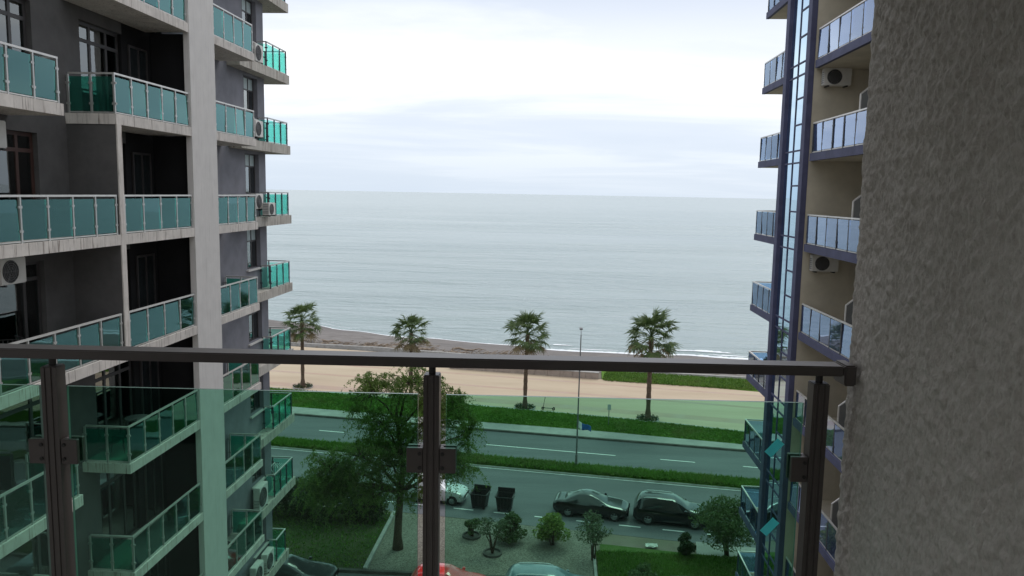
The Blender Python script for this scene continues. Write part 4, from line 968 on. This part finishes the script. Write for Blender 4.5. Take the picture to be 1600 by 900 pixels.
def bin_(x, y, rz, label):
    r = empty('rubbish_bin', (0, 0, 0)); w0, w1, d0, d1, h = 0.43, 0.53, 0.38, 0.47, 1.0
    m = MB(); z0 = 0.16
    o = [(-w0, -d0, z0), (w0, -d0, z0), (w0, d0, z0), (-w0, d0, z0), (-w1, -d1, h), (w1, -d1, h), (w1, d1, h), (-w1, d1, h)]
    i = [(a*0.93, b*0.92, c+(0.03 if k < 4 else 0)) for k, (a, b, c) in enumerate(o)]
    m.add(o + i, [[3, 2, 1, 0], [0, 1, 5, 4], [1, 2, 6, 5], [2, 3, 7, 6], [3, 0, 4, 7], [4, 5, 13, 12], [5, 6, 14, 13], [6, 7, 15, 14], [7, 4, 12, 15], [8, 9, 10, 11], [12, 13, 9, 8], [13, 14, 10, 9], [14, 15, 11, 10], [15, 12, 8, 11]])
    m.build('tub', 'bin_black', r)
    ri = MB(); e = [(-w1-.03, -d1-.03, h), (w1+.03, -d1-.03, h), (w1+.03, d1+.03, h), (-w1-.03, d1+.03, h)]
    for k in range(4): ri.tube([e[k], e[(k+1) % 4]], 0.03, 6)
    ri.build('rim', 'bin_black', r)
    rb = MB()
    for k in range(-2, 3): rb.add([(k*0.2-0.02, -d0-0.012, z0+.05), (k*0.2+0.02, -d0-0.012, z0+.05), (k*0.23+0.02, -d1-0.012, h-.05), (k*0.23-0.02, -d1-0.012, h-.05), (k*0.2, -d0-0.04, z0+.05), (k*0.23, -d1-0.04, h-.05)], [[0, 4, 5, 3], [4, 1, 2, 5], [0, 1, 4], [3, 5, 2]])
    rb.build('rib', 'bin_black', r)
    l = MB().box(-w1-0.02, w1+0.02, d1+0.0, d1+0.09, h+0.02, h+0.30).build('lid', 'bin_black', r); bevel(l, 0.02)
    for sx in (-1, 1):
        for sy in (-1, 1): MB().lathe([(0.01, -0.025), (0.085, -0.025), (0.085, 0.025), (0.01, 0.025)], 'y', 12, (sx*w0*0.8, sy*d0*0.8, 0.085)).build('castor', 'rubber', r)
        MB().tube([(sx*(w1+0.03), -0.15, h-0.12), (sx*(w1+0.12), -0.1, h-0.10), (sx*(w1+0.12), 0.1, h-0.10), (sx*(w1+0.03), 0.15, h-0.12)], 0.018, 5).build('handle', 'lamp_grey', r)
    r.location = (x, y, 0.012); r.rotation_euler.z = rz; tag(r, label, 'rubbish bin', 'rubbish bins at the roadside')
bin_(-4.55, 47.75, R(-11), 'black open rubbish bin half hidden by the tree sprays')
bin_(-2.93, 47.45, R(-6), 'black open rubbish bin standing clear beside the road')
def paper():
    v = []; f = []; n = 8
    for i in range(n):
        for j in range(n): v.append((5.45+i*0.1+random.uniform(-.03, .03), 43.0-0.25+j*0.06, 0.12+0.14*max(0, noise.noise(Vector((i*0.6, j*0.6, 2)))+0.3)))
    for i in range(n-1):
        for j in range(n-1): a = i*n+j; f.append([a, a+n, a+n+1, a+1])
    o = link_mesh('paper_sheet', v, f, 'paper_white'); q = o.modifiers.new('t', 'SOLIDIFY'); q.thickness = 0.004
    tag(o, 'crumpled white sheet lying on the grass below the parked cars', 'paper')
paper()

# ------------------------------------------------------------------ driftwood and stones on the beach
def ground_z(u, v):
    s = shore_v(max(-85, min(80, u))); k = (v-87)/(s-87)
    return -1.2*max(0, k)**1.25
def stones():
    base = []
    for k in range(5):
        b = bmesh.new(); bmesh.ops.create_icosphere(b, subdivisions=2, radius=1.0)
        for q in b.verts: q.co *= 1 + 0.35*noise.noise(q.co*1.3 + Vector((k*5, 0, 0)))
        me = bpy.data.meshes.new('beach_stone'); b.to_mesh(me); b.free(); me.materials.append(MAT['stone']); base.append(me)
    for k in range(46):
        u = random.uniform(-56, -20) if k < 36 else random.uniform(-20, 18); v = random.uniform(91.5, 97) if k < 36 else random.uniform(89, 94)
        s = random.uniform(0.25, 0.75)
        o = bpy.data.objects.new('beach_stone', base[k % 5]); col.objects.link(o); o.location = (*P(u, v), ground_z(u, v)+s*0.12)
        o.scale = (s*random.uniform(0.9, 1.7), s, s*random.uniform(0.4, 0.7)); o.rotation_euler.z = random.uniform(0, 6.28)
        tag(o, 'grey brown stone lying among driftwood on the shingle beach', 'stone', 'stones on the beach')
    # large driftwood logs
    for k in range(26):
        u = random.uniform(-56, -22) if k < 20 else random.uniform(-20, 6); v = random.uniform(91.8, 99) if k < 20 else random.uniform(90, 95); L = random.uniform(1.5, 5.0); a = random.gauss(0, 0.5)
        z = ground_z(u, v); r0 = random.uniform(0.09, 0.2); pts = []
        for i in range(6):
            t_ = i/5-0.5; x, y = P(u, v); pts.append((x+t_*L*math.cos(a), y+t_*L*math.sin(a)+0.15*math.sin(i*1.7+k), z+r0*0.8+0.10*math.sin(i*2.1+k*1.3)+0.25*max(0, t_)*random.random()))
        o = MB().tube(pts, [r0, r0*1.05, r0*0.9, r0*0.8, r0*0.6, r0*0.25], 7).build('driftwood_log', 'driftwood', None, smooth=True)
        tag(o, 'weathered brown driftwood log washed up on the shingle beach', 'driftwood', 'driftwood logs on the beach')
    d = MB()
    for k in range(900):
        u = random.uniform(-58, -18) if k < 700 else random.uniform(-20, 20); c = 94.5+1.8*math.sin(u*0.3); v = random.gauss(c, 1.6) if k < 700 else random.gauss(92, 1.5)
        if v < 91.0-(2 if u > -20 else 0) or v > 101: continue
        z = ground_z(u, v); a = random.uniform(-1.2, 1.2); L = random.uniform(0.25, 1.4); x, y = P(u, v); e = random.uniform(0, 0.35)
        d.tube([(x, y, z+0.04), (x+L*math.cos(a), y+L*math.sin(a), z+0.05+e)], [random.uniform(0.03, 0.09), 0.02], 5)
    tag(d.build('driftwood_debris', 'driftwood', None), 'brown tangle of small driftwood strewn along the upper beach', 'driftwood', kind='stuff')
stones()

# ------------------------------------------------------------------ cars
CAR = {
 # t from rear (0) to front (1): roofline, shoulder, half-width factor, half-width of the top factor
 'saloon': dict(L=4.72, W=1.84, H=1.44, R=0.33, wb=(0.205, 0.815), glass=(0.17, 0.33, 0.50, 0.715), keys=[
   (0.0, .78, .70, .80, .60), (.02, .93, .82, .88, .74), (.06, 1.00, .92, .94, .80), (.16, 1.035, .95, .985, .78), (.24, 1.22, .955, 1, .68), (.33, 1.40, .95, 1, .62), (.42, 1.44, .94, 1, .62), (.50, 1.42, .93, 1, .64),
   (.60, 1.24, .92, 1, .69), (.715, .985, .90, 1, .80), (.80, .93, .87, .99, .78), (.90, .86, .80, .965, .76), (.96, .77, .72, .91, .72), (.99, .66, .60, .83, .66), (1.0, .56, .52, .76, .60)]),
 'suv': dict(L=4.62, W=1.88, H=1.68, R=0.365, wb=(0.195, 0.80), glass=(0.015, 0.10, 0.545, 0.725), keys=[
   (0.0, .98, .86, .84, .74), (.012, 1.10, 1.02, .91, .76), (.04, 1.38, 1.08, .965, .70), (.085, 1.60, 1.08, .985, .66), (.14, 1.65, 1.07, 1, .66), (.30, 1.68, 1.05, 1, .67), (.46, 1.66, 1.03, 1, .68), (.545, 1.61, 1.02, 1, .69),
   (.63, 1.42, 1.01, 1, .73), (.725, 1.13, 1.00, 1, .82), (.80, 1.08, .98, .99, .80), (.90, 1.03, .94, .965, .79), (.96, .95, .86, .92, .76), (.99, .80, .72, .87, .72), (1.0, .66, .62, .82, .66)]),
 'hatch': dict(L=3.95, W=1.70, H=1.50, R=0.30, wb=(0.19, 0.805), glass=(0.015, 0.13, 0.50, 0.70), keys=[
   (0.0, .86, .78, .80, .70), (.015, .98, .90, .88, .74), (.06, 1.22, .98, .95, .69), (.12, 1.42, .98, .98, .64), (.20, 1.48, .97, 1, .63), (.34, 1.50, .96, 1, .64), (.44, 1.48, .95, 1, .65), (.50, 1.45, .94, 1, .66),
   (.60, 1.25, .93, 1, .71), (.70, 1.01, .92, 1, .80), (.80, .95, .88, .99, .78), (.90, .88, .82, .95, .76), (.96, .79, .74, .90, .72), (.99, .66, .60, .82, .66), (1.0, .55, .52, .76, .60)])}
class CarShape:
    def __init__(s, kind):
        c = CAR[kind]; s.__dict__.update(c); k = np.array(c['keys']); tt = np.linspace(0, 1, 161)
        s.tt = tt; A = np.stack([np.interp(tt, k[:, 0], k[:, i]) for i in range(1, 5)], 1)
        for _ in range(5):
            B = A.copy(); B[1:-1] = (A[:-2] + 2*A[1:-1] + A[2:])/4; A = B
        s.A = A
    def sec(s, t):
        zt, zs, fw, ft = [float(np.interp(t, s.tt, s.A[:, i])) for i in range(4)]
        w_ = s.W/2*fw; wt = s.W/2*ft; e = min(t, 1-t); zb = 0.20 + 0.16*max(0, 1-e/0.06)**2
        x = (t-0.5)*s.L
        pts = [(0, zb), (w_*.84, zb), (w_*.96, zb+.09), (w_*1.0, zb+.30), (w_*.99, zs-.10), (w_*.955, zs), (wt*1.0+(w_*.955-wt)*.06, zt-.07*min(1, (zt-zs)/.3)), (wt*.78, zt-.018), (0, zt)]
        return x, pts
    def surf(s, t, u, side, off=0.0):
        def q(t_, u_):
            x, p_ = s.sec(min(1, max(0, t_))); i = min(7, max(0, int(u_))); f = u_-i
            return Vector((x, side*(p_[i][0]*(1-f)+p_[i+1][0]*f), p_[i][1]*(1-f)+p_[i+1][1]*f))
        c = q(t, u)
        if not off: return c
        a = q(t+0.004, u) - q(t-0.004, u); b = q(t, min(8, u+0.03)) - q(t, max(0, u-0.03))
        n = a.cross(b)*side
        n = n.normalized() if n.length > 1e-9 else Vector((0, 0, 1))
        return c + n*off
def car(kind, pm, loc, rz, label, cat='car', roof_rails=False, chrome=True, glassm='car_glass', group='parked cars'):
    S_ = CarShape(kind); r = empty('parked_car', (0, 0, 0)); n = 46
    ts = np.concatenate([[0, .004, .01], np.linspace(.02, .98, n), [.99, .996, 1]])
    v = []; f = []
    for t_ in ts:
        x, p_ = S_.sec(t_); ring = [(x, -a, z) for a, z in p_[::-1]] + [(x, a, z) for a, z in p_[1:]]   # 17 points, top -> bottom -> top
        v += ring[:-1]
    K = 16
    for i in range(len(ts)-1):
        for k in range(K): f.append([i*K+k, i*K+(k+1) % K, (i+1)*K+(k+1) % K, (i+1)*K+k])
    f.append(list(range(K))); f.append([(len(ts)-1)*K+k for k in range(K)][::-1])
    link_mesh('body', v, f, pm, r, smooth=True, sharp=38)
    def patch(name, m, t0, t1, u0, u1, side, off=0.006, nt_=10, nu=4, tilt=0.0, tilt0=0.0, par=None):
        vv = []; ff = []
        for i in range(nt_+1):
            for j in range(nu+1):
                fu = j/nu; ta = t0+tilt0*fu; tb = t1+tilt*fu
                vv.append(tuple(S_.surf(ta+(tb-ta)*i/nt_, u0+(u1-u0)*fu, side, off)))
        for i in range(nt_):
            for j in range(nu): a = i*(nu+1)+j; ff.append([a, a+nu+1, a+nu+2, a+1])
        return link_mesh(name, vv, ff, m, par or r, smooth=True)
    g0, g1, g2, g3 = S_.glass
    # windscreen and rear window span both sides
    def cross(name, m, t0, t1, us, off=0.006, par=None):
        vv = []; ff = []; nt_ = 8; row = [(-1, u) for u in np.linspace(us, 8, 6)] + [(1, u) for u in np.linspace(8, us, 6)[1:]]
        for i in range(nt_+1):
            for sd_, u in row: vv.append(tuple(S_.surf(t0+(t1-t0)*i/nt_, u, sd_, off)))
        w2 = len(row)
        for i in range(nt_):
            for j in range(w2-1): a = i*w2+j; ff.append([a, a+1, a+w2+1, a+w2])
        return link_mesh(name, vv, ff, m, par or r, smooth=True)
    cross('windscreen', glassm, g2+0.012, g3-0.006, 6.15); cross('rear_window', glassm, g0+0.012 if kind != 'saloon' else g0+.015, g1-0.012, 6.2)
    cross('bonnet_line', 'plastic_black', g3+0.002, g3+0.008, 6.1, 0.003)
    bp = (g1+g2)/2 + 0.01
    for s in (-1, 1):
        patch('side_window', 'car_side_glass', bp+0.012, g2+0.03, 5.12, 5.86, s, tilt=-0.035, nt_=12, tilt0=0.0) if True else None
        patch('side_window', 'car_side_glass', g1-0.02 if kind == 'saloon' else g1+0.14, bp-0.012, 5.12, 5.86, s, nt_=12, tilt0=0.012)
        if kind != 'saloon': patch('side_window', 'car_side_glass', g1+0.0, g1+0.12, 5.15, 5.82, s, nt_=6, tilt0=0.015)
        patch('side_window', 'car_side_glass', g2+0.04, g3-0.055, 5.12, 5.6, s, tilt=-0.075, tilt0=-0.01, nt_=5)
        if chrome: patch('window_trim', 'chrome', g1-0.03, g3-0.05, 4.96, 5.15, s, 0.012, 20, 1); patch('sill_trim', 'chrome', S_.wb[0]+0.085, S_.wb[1]-0.085, 1.9, 2.5, s, 0.014, 14, 1)
        for tq in (g1-0.01, bp, g2+0.10): patch('door_seam', 'plastic_black', tq-0.0012, tq+0.0012, 2.3, 5.0, s, 0.003, 1, 8)
        for tq in (bp-0.05, g2+0.035): patch('door_handle', 'chrome' if chrome else pm, tq, tq+0.03, 4.55, 4.75, s, 0.02, 3, 2)
        patch('headlight', 'headlight', 0.925, 0.985, 4.3, 5.3, s, 0.006, 5, 4, tilt=-0.02); patch('taillight', 'taillight', 0.004, 0.035, 4.0, 5.2, s, 0.008, 5, 4)
        # mirror
        q = S_.surf(g3-0.045, 5.05, s, 0.0); mm = MB().box(q.x-0.09, q.x+0.07, q.y+s*0.03, q.y+s*0.20, q.z+0.02, q.z+0.15).build('door_mirror', pm, r); bevel(mm, 0.03, 2)
        for wi, tw in enumerate(S_.wb):
            xw = (tw-0.5)*S_.L; yw = S_.surf(tw, 3, s).y; Rr = S_.R
            wh = empty('wheel', (xw, yw, Rr)); wh.parent = r
            pr_ = [(Rr*0.62, -0.10), (Rr*0.93, -0.105), (Rr, -0.07), (Rr, 0.07), (Rr*0.93, 0.105), (Rr*0.62, 0.10)]
            MB().lathe([(a, b-s*0.085) for a, b in pr_], 'y', 24, (xw, yw, Rr)).build('tyre', 'rubber', wh, smooth=True, sharp=40)
            rm = MB().lathe([(Rr*0.64, s*0.012), (Rr*0.58, s*0.012), (Rr*0.55, -s*0.03), (0.01, -s*0.03)], 'y', 24, (xw, yw, Rr))
            for k in range(5):
                a = 2*math.pi*k/5+0.3; rm.tube([(xw, yw, Rr), (xw+Rr*0.58*math.cos(a), yw, Rr+Rr*0.58*math.sin(a))], [0.035, 0.022], 5)
            rm.build('rim', 'rim', wh)
            # wheel arch: dark half ring
            vv = []; ff = []; na = 18
            for i in range(na+1):
                a = math.pi*(-0.08 + 1.16*i/na)
                for rr in (Rr*0.7, Rr*1.16): vv.append((xw+rr*math.cos(a), yw+s*0.004, Rr+rr*math.sin(a)*1.02)); vv.append((xw+rr*math.cos(a), yw-s*0.06, Rr+rr*math.sin(a)*1.02))
            for i in range(na): b = i*4; ff += [[b, b+4, b+6, b+2], [b+2, b+6, b+7, b+3]]
            link_mesh('wheel_arch', vv, ff, 'plastic_black', r)
        if roof_rails:
            pts = [tuple(S_.surf(t_, 6.25, s, 0.0) + Vector((0, 0, 0.05*math.sin(min(1, (t_-0.13)/0.04)*H2)*min(1, (0.52-t_)/0.04 if t_ > 0.48 else 1)))) for t_ in np.linspace(0.13, 0.52, 12)]
            MB().tube(pts, 0.018, 5).build('roof_rail', 'chrome' if chrome else 'plastic_black', r)
    # grille, bumper intake, plates
    for nm, m_, u0, u1, t0 in (('grille', 'plastic_black', 3.4, 4.2, 0.975), ('bumper_intake', 'plastic_black', 2.0, 2.8, 0.985)):
        vv = []; ff = []
        for j in range(4):
            u = u0+(u1-u0)*j/3
            for k in range(9):
                q = S_.surf(0.9995, u, 1); y = (k/8-0.5)*S_.W*0.55; vv.append((S_.L/2+0.006-0.03*(2*y/S_.W)**2, y, q.z))
        for j in range(3):
            for k in range(8): a = j*9+k; ff.append([a, a+1, a+10, a+9])
        link_mesh(nm, vv, ff, m_, r)
    MB().box(S_.L/2+0.004, S_.L/2+0.016, -0.26, 0.26, 0.40, 0.51).build('number_plate', 'plate', r); MB().box(-S_.L/2-0.016, -S_.L/2-0.004, -0.26, 0.26, 0.62, 0.73).build('number_plate', 'plate', r)
    MB().box(-S_.L*0.46, S_.L*0.46, -S_.W*0.40, S_.W*0.40, 0.17, 0.22).build('underbody', 'plastic_black', r)
    r.location = loc; r.rotation_euler.z = rz; tag(r, label, cat, group); return r
rd = R(-8.35)
car('saloon', 'paint_black', (2.55, 47.45, 0.012), rd, 'black saloon car with chrome window line parked left of the dark off-roader')
car('suv', 'paint_navy', (7.45, 46.75, 0.012), rd, 'dark sport utility car with roof rails parked ahead of the saloon', roof_rails=True)
car('hatch', 'paint_white', (-7.45, 48.75, 0.012), rd, 'pale hatchback car half hidden behind the feathery tree')
car('hatch', 'paint_red', (-4.95, 36.55, 0.014), 0.0, 'red hatchback car cut by the bottom edge beside the middle post', chrome=False, glassm='car_glass_sky')
car('suv', 'paint_bluegrey', (0.1, 36.5, 0.014), 0.0, 'blue grey estate car with a pale roof at the bottom edge', roof_rails=True, glassm='car_glass_sky')
car('saloon', 'paint_charcoal', (-13.2, 36.9, 0.014), 0.0, 'charcoal car parked below the corner of the grey block', glassm='car_glass_sky')
car('suv', 'paint_silver', (7.6, 35.9, 0.014), 0.0, 'silver car whose roof just shows at the bottom right', glassm='car_glass_sky')
